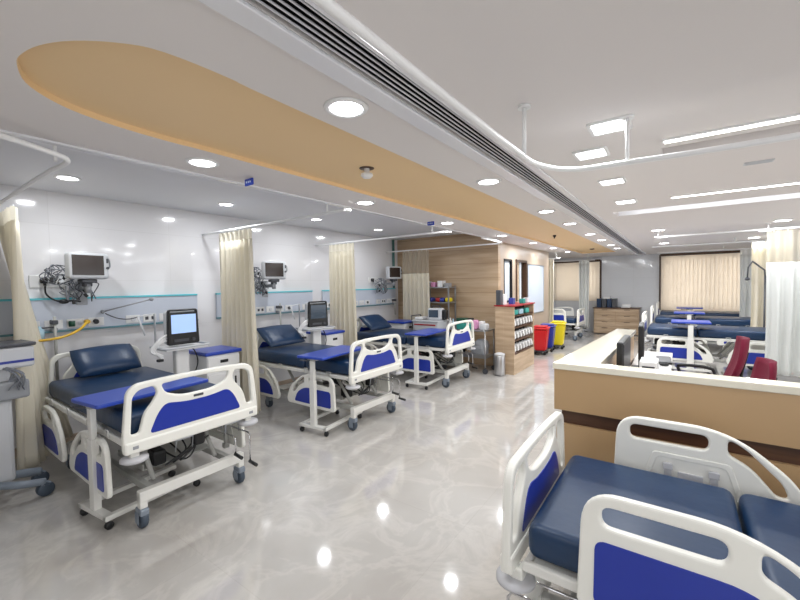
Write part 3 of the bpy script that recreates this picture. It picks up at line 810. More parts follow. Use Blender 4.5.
def endboard(parent, name, x, zb, face, hgt, w=0.98, crank=True):
    """board across the bed; zb underside, face +1 looks out to +x"""
    hw = w / 2
    H = hgt
    outer = rp([(-hw, 0.0), (-hw, 0.12), (-hw + 0.03, H - 0.06), (-hw + 0.085, H - 0.012), (-0.2, H), (0.2, H), (hw - 0.085, H - 0.012), (hw - 0.03, H - 0.06), (hw, 0.12), (hw, 0.0)],
               [0.03, 0.06, 0.05, 0.10, 0.1, 0.1, 0.10, 0.05, 0.06, 0.03], 6)
    def side_hole(s):
        return rp([(s * (hw - 0.048), 0.12), (s * (hw - 0.065), H - 0.10), (s * (hw - 0.105), H - 0.058), (s * (hw - 0.20), H - 0.048), (s * (hw - 0.225), H - 0.10), (s * (hw - 0.19), H - 0.165), (s * (hw - 0.135), H - 0.225), (s * (hw - 0.10), 0.12)],
                  [0.02, 0.03, 0.05, 0.02, 0.03, 0.05, 0.05, 0.02], 5)
    top = rp([(-hw + 0.25, H - 0.047), (-0.1, H - 0.038), (0.1, H - 0.038), (hw - 0.25, H - 0.047), (hw - 0.272, H - 0.112), (0.12, H - 0.158), (-0.12, H - 0.158), (-hw + 0.272, H - 0.112)],
             [0.02, 0.05, 0.05, 0.02, 0.04, 0.08, 0.08, 0.04], 5)
    mt = MT((x, 0, zb)) @ YZ
    f = part(name, B().plate(outer, [side_hole(1), side_hole(-1), top], 0.040, 0.012, mt).box((x, 0, zb + 0.035), (0.058, w - 0.01, 0.085), 0.014), M['abs'], parent)
    blue = rp([(-hw + 0.16, 0.10), (-hw + 0.215, H - 0.25), (-hw + 0.27, H - 0.185), (-0.1, H - 0.21), (0.1, H - 0.21), (hw - 0.27, H - 0.185), (hw - 0.215, H - 0.25), (hw - 0.16, 0.10)],
              [0.03, 0.04, 0.05, 0.1, 0.1, 0.05, 0.04, 0.03], 5)
    for s in (1, -1):
        part('blue_panel', B().plate(blue, [], 0.006, 0.002, MT((s * 0.0205, 0, 0)) @ mt), M['blue'], f, 'royal blue inset panel')
    part('badge', B().box((x + face * 0.022, 0, zb + H - 0.182), (0.006, 0.075, 0.018), 0.006), M['dkgrey'], f)
    for s in (1, -1):
        part('end_socket', B().box((x + face * 0.030, s * (hw - 0.07), zb + 0.035), (0.004, 0.035, 0.022), 0.002), M['grey'], f)
    return f
def caster(parent, x, y, r=0.066, fork=0.20, col='tyre', ang=0.0, nm='caster'):
    c = part(nm, B().cyl((x, y, r * 1.7), (x, y, fork), 0.016).box((x - 0.008, y, r * 1.9), (r * 1.5, 0.06, r * 0.75), 0.012).box((x - 0.018, y - 0.032, r * 1.2), (r * 0.9, 0.007, r * 1.2), 0.003).box((x - 0.018, y + 0.032, r * 1.2), (r * 0.9, 0.007, r * 1.2), 0.003), M['hub'], parent)
    part('caster_wheel', B().lathe([(0.02, -0.022), (r * 0.9, -0.022), (r, -0.012), (r, 0.012), (r * 0.9, 0.022), (0.02, 0.022), (0, 0.022)], (x - 0.02, y, r), 24, 'y').lathe([(0, -0.022), (0.02, -0.022)], (x - 0.02, y, r), 24, 'y'), M[col], c)
    return c
def make_bed(label, D, raised, backrest=0, group='hospital beds', pillow_slope=None, loc=(0, 0, 0), rz=0.0):
    """D: deck height (underside of mattress)"""
    t = thing('hospital_bed', label, 'hospital bed', loc, rz, group)
    mth = 0.155
    # mattress in two sections with a gap
    for (x0, x1) in ((0.08, 1.27), (1.285, 2.05)):
        b = B().box(((x0 + x1) / 2, 0, D + mth / 2), (x1 - x0, 0.88, mth), 0.045, seg=4)
        m_ = part('mattress_section', b, M['navy'], t)
        for f in m_.data.polygons: f.use_smooth = True
    # deck frame
    part('deck_frame', B().box((LB / 2 + 0.0, 0.455, D - 0.02), (LB - 0.12, 0.03, 0.045), 0.008).box((LB / 2, -0.455, D - 0.02), (LB - 0.12, 0.03, 0.045), 0.008)
         .box((0.09, 0, D - 0.02), (0.03, 0.9, 0.045), 0.008).box((2.04, 0, D - 0.02), (0.03, 0.9, 0.045), 0.008)
         .box((LB / 2, 0, D - 0.012), (LB - 0.2, 0.86, 0.01)), M['frame'], t)
    hk = B()
    for x in (0.35, 0.85, 1.35, 1.75):
        for s in (1, -1):
            hk.tube([(x - 0.03, s * 0.475, D - 0.03), (x - 0.03, s * 0.475, D + 0.025), (x + 0.03, s * 0.475, D + 0.025), (x + 0.03, s * 0.475, D - 0.03)], 0.005, 6)
    part('frame_hook', hk, M['frame'], t)
    fb = endboard(t, 'footboard', LB, D - 0.06, 1, 0.475, 1.01)
    hb = endboard(t, 'headboard', 0.0, D - 0.09, -1, 0.50, 0.86)
    # grey wire loops under the footboard
    wl = B()
    for y in (-0.12, 0.26):
        wl.tube([(LB + 0.02, y - 0.06, D - 0.15), (LB + 0.035, y - 0.06, D - 0.065), (LB + 0.035, y + 0.06, D - 0.065), (LB + 0.02, y + 0.06, D - 0.15)], 0.004, 6)
    part('drainage_hook', wl, M['grey'], t)
    # bumper discs at the four corners
    for (x, s, r) in ((LB - 0.02, 1, 0.085), (LB - 0.02, -1, 0.085), (0.0, 1, 0.06), (0.0, -1, 0.06)):
        part('bumper_disc', B().lathe([(0, 0.018), (r * 0.8, 0.018), (r, 0.008), (r, -0.008), (r * 0.8, -0.018), (0, -0.018)], (x, s * 0.43, D - 0.115), 28).cyl((x, s * 0.43, D - 0.11), (x, s * 0.43, D - 0.05), 0.02), M['abs_in'], t)
        if x > 1: part('corner_bracket', B().box((x - 0.01, s * 0.43, D - 0.10), (0.06, 0.06, 0.10), 0.012), M['abs'], t)
    # chassis
    zc = 0.235
    part('base_beam', B().box((2.05, 0, zc), (0.06, 0.80, 0.075), 0.006), M['frame'], t)
    part('base_beam', B().box((0.46, 0, zc), (0.06, 0.80, 0.055), 0.006), M['frame'], t)
    part('base_rail', B().box((1.25, 0.30, zc), (1.62, 0.045, 0.05), 0.006), M['frame_grey'], t)
    part('base_rail', B().box((1.25, -0.30, zc), (1.62, 0.045, 0.05), 0.006), M['frame_grey'], t)
    for (x, s) in ((2.05, 1), (2.05, -1), (0.46, 1), (0.46, -1)):
        part('chassis_leg', B().box((x, s * 0.375, 0.20), (0.055, 0.05, 0.10), 0.006), M['frame'], t)
        caster(t, x, s * 0.375, 0.066, 0.16)
    # lift columns / linkages
    for xx in (1.62, 0.67):
        lk = B()
        for s in (1, -1):
            lk.tube([(xx + 0.28, s * 0.24, zc + 0.02), (xx, s * 0.24, D - 0.06)], 0.018, 8)
        lk.box((xx, 0, D - 0.07), (0.05, 0.6, 0.05), 0.006)
        part('lift_linkage', lk, M['frame_grey'], t)
    part('mesh_tray', B().box((1.50, 0, zc + 0.05), (0.5, 0.5, 0.012), 0.004).box((1.50, -0.25, zc + 0.07), (0.5, 0.01, 0.05)), M['frame_grey'], t)
    part('actuator', B().cyl((1.10, 0.06, zc + 0.10), (1.78, 0.06, D - 0.10), 0.026).box((1.90, 0.10, D - 0.17), (0.09, 0.09, 0.14), 0.02).box((1.72, -0.14, D - 0.30), (0.13, 0.10, 0.12), 0.02).cyl((1.70, -0.12, D - 0.26), (1.2, -0.12, D - 0.10), 0.024), M['black'], t)
    cb = B()
    rnd = random.Random(4)
    for k in range(4):
        cb.tube([(1.9, 0.1 + 0.03 * k, D - 0.20), (1.96, 0.0 - 0.06 * k, zc + 0.12), (1.80, -0.05 + 0.05 * k, zc + 0.10 + 0.02 * k), (1.55, -0.2 + 0.12 * k, D - 0.14)], 0.007, 6, smooth=6)
    part('cable_loop', cb, M['black'], t)
    for (y, dx, zz) in ((0.30, 0.0, 0.30), (0.42, 0.02, 0.20)):
        c = part('crank_handle', B().tube([(1.85, y, D - 0.20), (LB - 0.02 + dx, y, D - 0.20), (LB + dx, y, D - 0.23), (LB + dx, y, zz)], 0.007, 8), M['chrome'], t)
        part('crank_grip', B().cyl((LB - 0.01 + dx, y, zz), (LB + 0.09 + dx, y, zz - 0.01), 0.014), M['black'], c)
    # side rails
    for s in (1, -1):
        y = s * (0.515 if not raised else 0.512)
        z = D - 0.04 if raised else D - 0.43
        make_rail(t, y, LB - (0.29 if raised else 0.22), -1, z, s)
        make_rail(t, y, 0.12, 1, z, s) if False else make_head_rail(t, y, z, s)
    return t
def make_head_rail(t, y, z, s):
    outer, s1, s2, blue = rail_shape(0.62, 0.46)
    return make_rail_var(t, y, 0.14 if z > 0.4 else 0.22, 1, z, s, 0.66)
def make_rail_var(parent, y, x_out, toward, z, side, sw):
    outer, s1, s2, blue = rail_shape(sw, 0.46 if z > 0.4 else 0.41)
    mt = MT((x_out, y, z)) @ Matrix.Diagonal((toward, 1, 1, 1)) @ XZ
    r = part('side_rail', B().plate(outer, [s1, s2], 0.036, 0.011, mt), M['abs'], parent)
    part('rail_panel', B().plate(blue, [], 0.006, 0.002, MT((0, side * 0.0185, 0)) @ mt), M['blue'], r, 'royal blue inset panel')
    h = B()
    for u in (0.18, 0.46):
        h.box((x_out + toward * u, y - side * 0.045, z + 0.05), (0.035, 0.035, 0.10), 0.006)
    part('rail_hinge', h, M['frame_grey'], r)
    return r

XH = -5.12
bed1 = make_bed('hospital bed nearest on the left, flat navy mattress, pillow against headboard', 0.65, False, loc=(XH, 1.48, 0))
bed2 = dup(bed1, (XH, 3.68, 0), 0, 'hospital bed with blue panels, second from the camera on the left')
bed3 = dup(bed1, (XH, 5.92, 0), 0, 'hospital bed with blue panels, third on the left, before the steel trolley')
bed5 = dup(bed1, (-0.56 + LB, 9.28, 0), PI, 'hospital bed beyond the desk, nearest of the three parallel far right beds')
bed6 = dup(bed1, (-0.54 + LB, 11.75, 0), PI, 'middle of the three parallel far right hospital beds')
bed7 = dup(bed1, (-0.50 + LB, 13.72, 0), PI, 'farthest right hospital bed, directly under the wide back window')
bed4 = make_bed('hospital bed in the right foreground with raised rails beside the counter', 0.495, True, loc=(-0.60 + LB, 2.09, 0), rz=PI)
bed8 = dup(bed4, (-4.45, 12.35, 0), 0, 'distant hospital bed before the narrow back window at the aisle end')

# pillows
def pillow_mesh(w, l, h):
    bm = bmesh.new(); n = 14
    def hh(u, v): return h / 2 * (max(0, (1 - abs(u) ** 3.2)) * max(0, (1 - abs(v) ** 3.2))) ** 0.5
    for sgn in (1, -1):
        V = [[bm.verts.new((l / 2 * u * (1 - 0.05 * v * v), w / 2 * v * (1 - 0.05 * u * u), sgn * (hh(u, v) + 0.004)))
              for v in [-1 + 2 * j / n for j in range(n + 1)]] for u in [-1 + 2 * i / n for i in range(n + 1)]]
        for i in range(n):
            for j in range(n):
                q = (V[i][j], V[i + 1][j], V[i + 1][j + 1], V[i][j + 1])
                f = bm.faces.new(q if sgn > 0 else q[::-1]); f.smooth = True
        if sgn > 0: T = V
        else:
            rim = [(i, 0) for i in range(n)] + [(n, j) for j in range(n)] + [(i, n) for i in range(n, 0, -1)] + [(0, j) for j in range(n, 0, -1)]
            for k in range(len(rim)):
                a = rim[k]; c = rim[(k + 1) % len(rim)]
                bm.faces.new((T[a[0]][a[1]], V[a[0]][a[1]], V[c[0]][c[1]], T[c[0]][c[1]]))
    bmesh.ops.recalc_face_normals(bm, faces=bm.faces[:])
    b = B(); b.bm.free(); b.bm = bm
    return b
def pillow(x, y, z, tilt, label, w=0.66, l=0.40, h=0.13, rz=0.0):
    t = solo('pillow', pillow_mesh(w, l, h), M['navy'], label, 'pillow', (x, y, z), 0, 'pillows on the left beds')
    t.rotation_euler = (0, tilt, rz)
    return t
pillow(XH + 0.20, 1.50, 0.955, 0.78, 'plump navy vinyl pillow leaning on the nearest left headboard', 0.58, 0.36, 0.14, 0.08)
pillow(XH + 0.26, 3.68, 0.965, 0.62, 'navy vinyl pillow propped at the head of the second left bed', 0.66, 0.44, 0.11)
pillow(XH + 0.26, 5.92, 0.965, 0.62, 'navy vinyl pillow propped at the head of the third left bed', 0.66, 0.44, 0.11)

# ------------------------------------------------------------------ overbed tables
def make_table():
    t = thing('overbed_table', 'blue-topped overbed table across the foot of the nearest left bed', 'overbed table', (0, 0, 0), 0, 'overbed tables')
    # base: bar along x at y=0, legs along +y
    part('base_bar', B().box((0, 0, 0.085), (0.40, 0.06, 0.035), 0.006), M['frame'], t)
    for s in (1, -1):
        part('base_leg', B().box((s * 0.18, 0.33, 0.085), (0.05, 0.72, 0.035), 0.006), M['frame'], t)
        for y in (0.0, 0.66):
            c = part('caster', B().cyl((s * 0.18, y, 0.04), (s * 0.18, y, 0.07), 0.01), M['dkgrey'], t)
            part('caster_wheel', B().lathe([(0, -0.018), (0.022, -0.018), (0.028, -0.012), (0.028, 0.012), (0.022, 0.018), (0, 0.018)], (s * 0.18, y, 0.028), 16, 'x'), M['black'], c)
    part('column', B().box((0, 0, 0.36), (0.07, 0.05, 0.52), 0.006).box((0, 0, 0.70), (0.055, 0.038, 0.34), 0.005), M['frame'], t)
    tp = part('tabletop', B().plate(rp([(-0.20, -0.05), (0.20, -0.05), (0.20, 0.80), (-0.20, 0.80)], 0.03), [], 0.028, 0.008, MT((0, 0, 0.885))), M['table_blue'], t)
    part('top_bracket', B().box((0, 0.12, 0.858), (0.10, 0.30, 0.025), 0.004), M['frame_grey'], t)
    part('height_lever', B().tube([(0.0, -0.02, 0.855), (-0.08, -0.05, 0.85), (-0.13, -0.06, 0.852)], 0.008, 8, smooth=3), M['dkgrey'], t)
    return t
tb = make_table(); tb.location = (-3.44, 0.94, 0); tb.rotation_euler = (0, 0, 0.12)
dup(tb, (-3.39, 2.98, 0), 0.12, 'blue-topped overbed table across the second left bed')
dup(tb, (-3.46, 5.24, 0), 0.06, 'blue-topped overbed table across the third left bed')
tb5 = dup(tb, (0.18, 8.66, 0), 0.0, 'blue-topped overbed table at the nearest of the three far right beds')
dup(tb, (0.2, 11.15, 0), 0.0, 'blue-topped overbed table at the middle far right bed')
dup(tb, (0.24, 13.1, 0), 0.0, 'blue-topped overbed table at the farthest right bed')
for o in COL.objects:
    if o.name.startswith('overbed_table') and o.location.y > 8: o.scale = (1.45, 0.62, 1.05)

# ------------------------------------------------------------------ bedside lockers
def make_locker():
    t = thing('bedside_locker', 'white bedside locker with blue top beside the nearest left bed', 'bedside locker', (0, 0, 0), 0, 'bedside lockers')
    t.scale = (1, 1, 1.05)
    part('cabinet_body', B().box((0, 0, 0.45), (0.42, 0.42, 0.78), 0.008), M['white'], t)
    part('locker_top', B().box((0, 0, 0.865), (0.47, 0.47, 0.04), 0.012), M['table_blue'], t)
    d = part('drawer', B().box((0.215, 0, 0.765), (0.014, 0.40, 0.12), 0.004), M['white'], t)
    part('handle', B().box((0.224, 0, 0.765), (0.008, 0.10, 0.035), 0.004), M['black'], d)
    d = part('door', B().box((0.215, 0, 0.36), (0.014, 0.40, 0.52), 0.004), M['white'], t)
    part('handle', B().box((0.226, 0.14, 0.52), (0.012, 0.02, 0.09), 0.004), M['black'], d)
    for (x, y) in ((.17, .17), (.17, -.17), (-.17, .17), (-.17, -.17)):
        part('caster', B().cyl((x, y, 0.0), (x, y, 0.06), 0.022), M['dkgrey'], t)
    return t
lk = make_locker(); lk.location = (-4.72, 2.56, 0)
dup(lk, (-4.90, 4.62, 0), 0.0, 'white bedside locker with blue top beside the second left bed')
dup(lk, (-4.80, 6.72, 0), 0.0, 'white bedside locker with blue top beside the third left bed')

# ------------------------------------------------------------------ ventilators on stands
def make_vent():
    t = thing('ventilator', 'ventilator with lit screen on a white stand beside the nearest left bed', 'ventilator', (0, 0, 0), 0, 'ventilators')
    part('stand_base', B().box((0, 0, 0.10), (0.44, 0.06, 0.04), 0.01, rot=(0, 0, 0.6)).box((0, 0, 0.10), (0.44, 0.06, 0.04), 0.01, rot=(0, 0, -0.6)), M['ltgrey'], t)
    for (x, y) in ((.17, .12), (.17, -.12), (-.17, .12), (-.17, -.12)):
        part('caster', B().cyl((x, y - 0.015, 0.04), (x, y + 0.015, 0.04), 0.04), M['dkgrey'], t)
    part('stand_column', B().box((0, 0, 0.56), (0.10, 0.15, 0.90), 0.02), M['white'], t)
    part('tray', B().box((0.0, 0, 1.02), (0.36, 0.46, 0.025), 0.01), M['white'], t)
    part('tray_rail', B().tube([(-0.16, -0.25, 1.04), (0.17, -0.25, 1.04), (0.19, -0.22, 1.04), (0.19, 0.22, 1.04), (0.17, 0.25, 1.04), (-0.16, 0.25, 1.04)], 0.012, 8), M['ltgrey'], t)
    part('screen_back', B().box((0.0, 0, 1.25), (0.12, 0.32, 0.38), 0.03), M['ltgrey'], t)
    f = part('screen_bezel', B().plate(rp([(-.175, 0), (-.16, .40), (.16, .40), (.175, 0)], .03), [rp([(-.145, .362), (-.14, .378), (.14, .378), (.145, .362)], .006)], 0.05, 0.01, MT((0.075, 0, 1.06)) @ YZ), M['black'], t)
    part('screen', B().box((0.102, 0, 1.295), (0.004, 0.27, 0.21), 0.001), M['screen_on'], f)
    part('dial', B().cyl((0.10, 0.10, 1.11), (0.115, 0.10, 1.11), 0.02).box((0.102, -0.03, 1.11), (0.004, 0.16, 0.03)), M['dkgrey'], f)
    b = B()
    rnd = random.Random(2)
    for k in range(3):
        b.tube([(0.05, -0.16, 1.12 + 0.03 * k), (0.10, -0.26, 1.10 + 0.02 * k), (0.08, -0.30 - 0.02 * k, 1.02), (0.12, -0.24, 0.92 + 0.02 * k), (0.10, -0.30, 1.0)], 0.013, 8, smooth=6)
    part('breathing_hose', b, M['white'], t)
    part('hose_clip', B().box((0.12, -0.27, 0.92), (0.05, 0.06, 0.03), 0.008), M['black'], t)
    part('power_lead', B().tube([(-0.05, 0.12, 1.02), (0.0, 0.16, 0.95), (-0.02, 0.2, 0.80), (-0.08, 0.16, 0.62), (-0.12, 0.1, 0.5)], 0.007, 6, smooth=6), M['black'], t)
    part('hose_arm', B().tube([(-0.1, -0.22, 1.0), (-0.1, -0.22, 1.42), (0.0, -0.42, 1.40), (0.06, -0.38, 1.20)], 0.011, 8), M['ltgrey'], t)
    return t
v = make_vent(); v.location = (-4.66, 2.13, 0)
o = dup(v, (-4.66, 4.18, 0), -0.2, 'ventilator with dark screen on a white stand beside the second left bed')
for ch in o.children:
    for g2 in ch.children:
        if g2.name.startswith('screen'):
            g2.data = g2.data.copy(); g2.data.materials[0] = M['screen_dk']

# anaesthesia trolley at the left edge
t = thing('ventilator_trolley', 'tall grey ventilator trolley cut off by the left edge of the photo', 'medical trolley', (-4.46, 0.44, 0), 0.12)
part('trolley_column', B().box((0, 0.14, 0.62), (0.20, 0.20, 0.95), 0.03), M['ltgrey'], t)
part('machine_body', B().box((0.0, 0.12, 1.16), (0.34, 0.50, 0.17), 0.02), M['ltgrey'], t)
part('machine_lid', B().box((0, 0.12, 1.262), (0.36, 0.52, 0.03), 0.01), M['dkgrey'], t)
part('blue_stripe', B().box((0.172, 0.12, 1.13), (0.004, 0.48, 0.02)), M['bblue'], t)
part('drawer_unit', B().box((0.02, 0.12, 0.90), (0.30, 0.42, 0.15), 0.02), M['grey'], t)
for s in (1, -1):
    part('base_leg', B().tube([(0.0, 0.04 * s, 0.16), (0.0, 0.25 * s, 0.16), (-0.02, 0.42 * s, 0.115)], 0.035, 10, smooth=4).tube([(0.0, 0.04 * s, 0.16), (0.22, 0.2 * s, 0.15), (0.26, 0.36 * s, 0.115)], 0.03, 10, smooth=4), M['hub'], t)
    for (x, y) in ((-0.02, 0.42), (0.26, 0.36)):
        c = part('caster', B().cyl((x, y * s, 0.05), (x, y * s, 0.12), 0.02).box((x, y * s, 0.095), (0.06, 0.075, 0.04), 0.015), M['hub'], t)
        part('caster_wheel', B().lathe([(0, -0.03), (0.05, -0.03), (0.058, -0.02), (0.058, 0.02), (0.05, 0.03), (0, 0.03)], (x, y * s, 0.058), 20, 'x'), M['tyre'], c)
b = B(); rnd = random.Random(9)
for k in range(6):
    b.tube([(0.15, 0.16, 1.1 + rnd.uniform(-.02, .02)), (0.2 + rnd.uniform(0, .05), 0.25 + rnd.uniform(-.03, .05), 1.03), (0.2, 0.22 + rnd.uniform(-.05, .08), 0.93 + rnd.uniform(-.03, .03)), (0.16, 0.24, 1.0 + rnd.uniform(-.05, .05)), (0.14, 0.18, 0.9)], 0.005, 6, smooth=6)
part('sensor_leads', b, M['cable'], t)

# ------------------------------------------------------------------ nurses' counter
CF = 2.84          # front edge
t = thing('nurse_counter', 'L-shaped tan reception counter with cream stone top and dark wood band', 'counter', (0, 0, 0))
top = [(-0.72, CF), (3.6, CF - 0.0), (3.6, CF + 0.13), (-0.44, CF + 0.13), (-0.40, 5.25), (-0.60, 5.25)]
part('stone_top', B().plate(top, [], 0.045, 0.006, MT((0, 0, 1.108))), M['stonetop'], t)
def ring(off, z0, z1):
    pts = [(-0.72 + off, CF + off), (3.6, CF + off), (3.6, CF + 0.12), (-0.46, CF + 0.12), (-0.42, 5.24), (-0.60 + off, 5.24)]
    return B().plate(pts, [], z1 - z0, 0, MT((0, 0, (z0 + z1) / 2)))
part('upper_front', ring(0.008, 0.80, 1.085), M['counter_tan'], t)
part('recess_band', ring(0.05, 0.70, 0.80), M['dark_wood'], t)
part('lower_front', ring(0.02, 0.10, 0.70), M['counter_tan'], t)
part('plinth', ring(0.05, 0.0, 0.10), M['dark_wood'], t)
t = thing('desk_worktop', 'white desk worktop inside the counter behind the dark screens', 'desk', (0, 0, 0))
part('desktop', B().box((-0.235, 4.46, 0.765), (0.36, 2.98, 0.035), 0.004), M['desk'], t)
part('end_panel', B().box((-0.235, 5.90, 0.375), (0.34, 0.03, 0.75)).box((-0.235, 3.02, 0.375), (0.34, 0.03, 0.75)).box((-0.07, 3.9, 0.68), (0.015, 1.6, 0.14)), M['chestw'], t)
t = thing('desk_worktop', 'white desk worktop behind the front of the counter', 'desk', (0, 0, 0))
part('desktop', B().box((1.75, 3.25, 0.74), (3.55, 0.52, 0.035), 0.004), M['desk'], t)
part('end_panel', B().box((0.0, 3.25, 0.36), (0.03, 0.5, 0.72)).box((3.4, 3.25, 0.36), (0.03, 0.5, 0.72)), M['chestw'], t)
# desktop screens seen from behind / edge-on
def pc(x, y, rz, lab, h=0.34):
    t = thing('desktop_monitor', lab, 'computer monitor', (x, y, 0.783), rz)
    part('monitor_back', B().box((0, 0, 0.13 + h / 2), (0.045, 0.50, h), 0.012), M['black'], t)
    part('display', B().box((0.024, 0, 0.13 + h / 2), (0.004, 0.47, h - 0.04)), M['black'], t)
    part('stand_neck', B().box((-0.01, 0, 0.09), (0.03, 0.07, 0.18), 0.005), M['black'], t)
    part('stand_foot', B().box((0, 0, 0.008), (0.18, 0.24, 0.015), 0.006), M['black'], t)
pc(-0.345, 3.46, 0.0, 'black desktop monitor nearest the counter corner, seen edge-on')
pc(-0.31, 4.70, 0.05, 'black desktop monitor farther along the desk, seen edge-on')
t = thing('desk_unit', 'small white desk unit with dark slots beside the nearest monitor', 'desk unit', (-0.20, 3.92, 0.783))
part('unit_body', B().box((0, 0, 0.12), (0.13, 0.24, 0.24), 0.008), M['white'], t)
part('front_slots', B().box((0.0, -0.121, 0.19), (0.09, 0.004, 0.025)).box((0.0, -0.121, 0.13), (0.09, 0.004, 0.02)).box((0.0, -0.121, 0.07), (0.09, 0.004, 0.02)), M['dkgrey'], t)
t = thing('computer_keyboard', 'black keyboard on the white desk inside the counter', 'keyboard', (-0.13, 5.3, 0.783), 0.05)
part('keyboard_base', B().box((0, 0, 0.01), (0.14, 0.42, 0.018), 0.004), M['black'], t)
part('keys', B().box((0, 0, 0.021), (0.12, 0.40, 0.006), 0.002), M['dkgrey'], t)
solo('computer_mouse', B().sph((0, 0, 0.014), 0.03, (1.5, 0.9, 0.6)), M['black'], 'black mouse beside the keyboard on the white desk', 'mouse', (-0.12, 5.0, 0.783))

# office chairs
def chair(x, y, rz, lab, tilt):
    t = thing('office_chair', lab, 'office chair', (x, y, 0), rz, 'office chairs at the counter')
    part('seat', B().box((0, 0, 0.47), (0.48, 0.48, 0.09), 0.04, seg=3), M['maroon'], t)
    # curved backrest, seat faces +x, backrest at -x
    bm = bmesh.new(); n = 10; V = []
    for s in (0, 1):
        for j in range(n + 1):
            z = 0.58 + 0.50 * j / n
            wd = 0.235 * (1 - 0.30 * (abs(j / n - 0.5) * 2) ** 3)
            row = []
            for i in range(n + 1):
                u = -1 + 2 * i / n
                row.append(bm.verts.new((-0.25 - 0.12 * (j / n) - 0.03 * math.sin(j / n * 3) + 0.035 * u * u + (0.0 if s else -0.055) * (1 - 0.5 * abs(u) ** 4), wd * u, z)))
            V.append(row)
    for s in (0, 1):
        for j in range(n):
            for i in range(n):
                a = s * (n + 1) + j
                bm.faces.new((V[a][i], V[a][i + 1], V[a + 1][i + 1], V[a + 1][i]))
    A = V[:n + 1]; C = V[n + 1:]
    for j in range(n):
        for i in (0, n): bm.faces.new((A[j][i], A[j + 1][i], C[j + 1][i], C[j][i]))
    for i in range(n):
        for j in (0, n): bm.faces.new((A[j][i], A[j][i + 1], C[j][i + 1], C[j][i]))
    bmesh.ops.recalc_face_normals(bm, faces=bm.faces[:])
    for f in bm.faces: f.smooth = True
    b = B(); b.bm.free(); b.bm = bm
    k = part('backrest', b, M['maroon'], t)
    part('back_shell', B().tube([(-0.02, 0, 0.42), (-0.26, 0, 0.44), (-0.34, 0, 0.56), (-0.37, 0, 0.75)], 0.022, 8, smooth=4).box((-0.375, 0, 0.80), (0.02, 0.26, 0.30), 0.008, rot=(0, -0.2, 0)), M['black'], t)
    for s in (1, -1):
        part('armrest', B().tube([(-0.15, 0.24 * s, 0.46), (-0.15, 0.29 * s, 0.66), (0.15, 0.29 * s, 0.68), (0.17, 0.29 * s, 0.62), (0.1, 0.25 * s, 0.46)], 0.018, 8, smooth=3), M['black'], t)
    part('gas_column', B().cyl((0, 0, 0.12), (0, 0, 0.43), 0.028), M['dkgrey'], t)
    for k in range(5):
        a = 2 * PI * k / 5
        part('base_spoke', B().box((0.15 * math.cos(a), 0.15 * math.sin(a), 0.10), (0.30, 0.04, 0.03), 0.01, rot=(0, 0, a)).sph((0.29 * math.cos(a), 0.29 * math.sin(a), 0.032), 0.032), M['black'], t)
    if y < 5: t.scale = (0.94, 0.94, 0.92)
    return t
chair(0.18, 5.42, PI, 'maroon office chair with black arms behind the counter, left one', 0)
chair(0.28, 4.52, PI + 0.12, 'maroon office chair behind the counter nearer the right edge', 0)

# ------------------------------------------------------------------ wood corner: rack, crash cart, steel trolley, pigeonhole unit
t = thing('storage_rack', 'open metal rack with two shelves against the wood-panelled wall', 'shelf', (-4.22, YW - 0.19, 0))
for (x, y) in ((-.32, -.15), (.32, -.15), (-.32, .15), (.32, .15)):
    part('post', B().box((x, y, 0.83), (0.025, 0.025, 1.66)), M['alum'], t)
for z in (0.4, 0.85, 1.30, 1.62):
    part('shelf', B().box((0, 0, z), (0.68, 0.34, 0.02), 0.003), M['alum'], t)
for i, (x, w, h, c, lab, z) in enumerate(((-.24, .12, .12, 'ltgrey', 'grey pack at the left on the rack top', 1.63), (-.08, .10, .10, 'pink', 'pinkish pack beside the grey one on the rack top', 1.63), (.10, .12, .13, 'white', 'white box right of centre on the rack top', 1.63), (.25, .10, .08, 'grey', 'small grey box at the right end of the rack top', 1.63),
                                ('a', .0, 0, '', '', 0))):
    if x == 'a': continue
    solo('supply_box', B().box((0, 0, h / 2 + 0.002), (w, 0.16, h), 0.01), M[c], lab, 'box', (-4.22 + x, YW - 0.24, z - 0.02 + 0.022), 0, 'packs on the metal rack')
for (x, c, lab) in ((-.27, 'red', 'small red kit bag at left on the rack middle shelf'), (-.15, 'bblue', 'dark blue kit bag on the rack middle shelf, beside the small red one'), (.04, 'dred', 'deep red kit bag in the middle of the rack shelf'), (.14, 'bblue', 'blue kit bag right of the deep red one on the rack shelf'), (.27, 'yellow', 'yellow kit bag at the right end of the rack shelf')):
    solo('kit_bag', B().box((0, 0, 0.048), (0.105, 0.18, 0.09), 0.03, seg=3), M[c], lab, 'bag', (-4.22 + x, YW - 0.24, 1.312), 0, 'kit bags on the rack')

t = thing('crash_cart', 'grey drawer cart with red drawer fronts beside the third left bed', 'medical cart', (-4.12, 6.78, 0))
part('cart_body', B().box((0, 0, 0.52), (0.58, 0.42, 0.84), 0.01), M['ltgrey'], t)
part('cart_top', B().box((0, 0, 0.955), (0.62, 0.46, 0.03), 0.008), M['ltgrey'], t)
for k, (z, h) in enumerate(((0.85, 0.11), (0.72, 0.11), (0.58, 0.13), (0.42, 0.15), (0.23, 0.18))):
    d = part('drawer', B().box((0, -0.215, z), (0.52, 0.012, h), 0.003), M['ltgrey'], t)
    part('drawer_stripe', B().box((0, -0.224, z + h / 2 - 0.02), (0.50, 0.01, 0.028), 0.003), M['dred'], d, 'deep red drawer grip')
part('push_handle', B().tube([(-0.31, -0.18, 0.80), (-0.35, -0.18, 1.05), (-0.35, 0.18, 1.05), (-0.31, 0.18, 0.80)], 0.012, 8), M['dkgrey'], t)
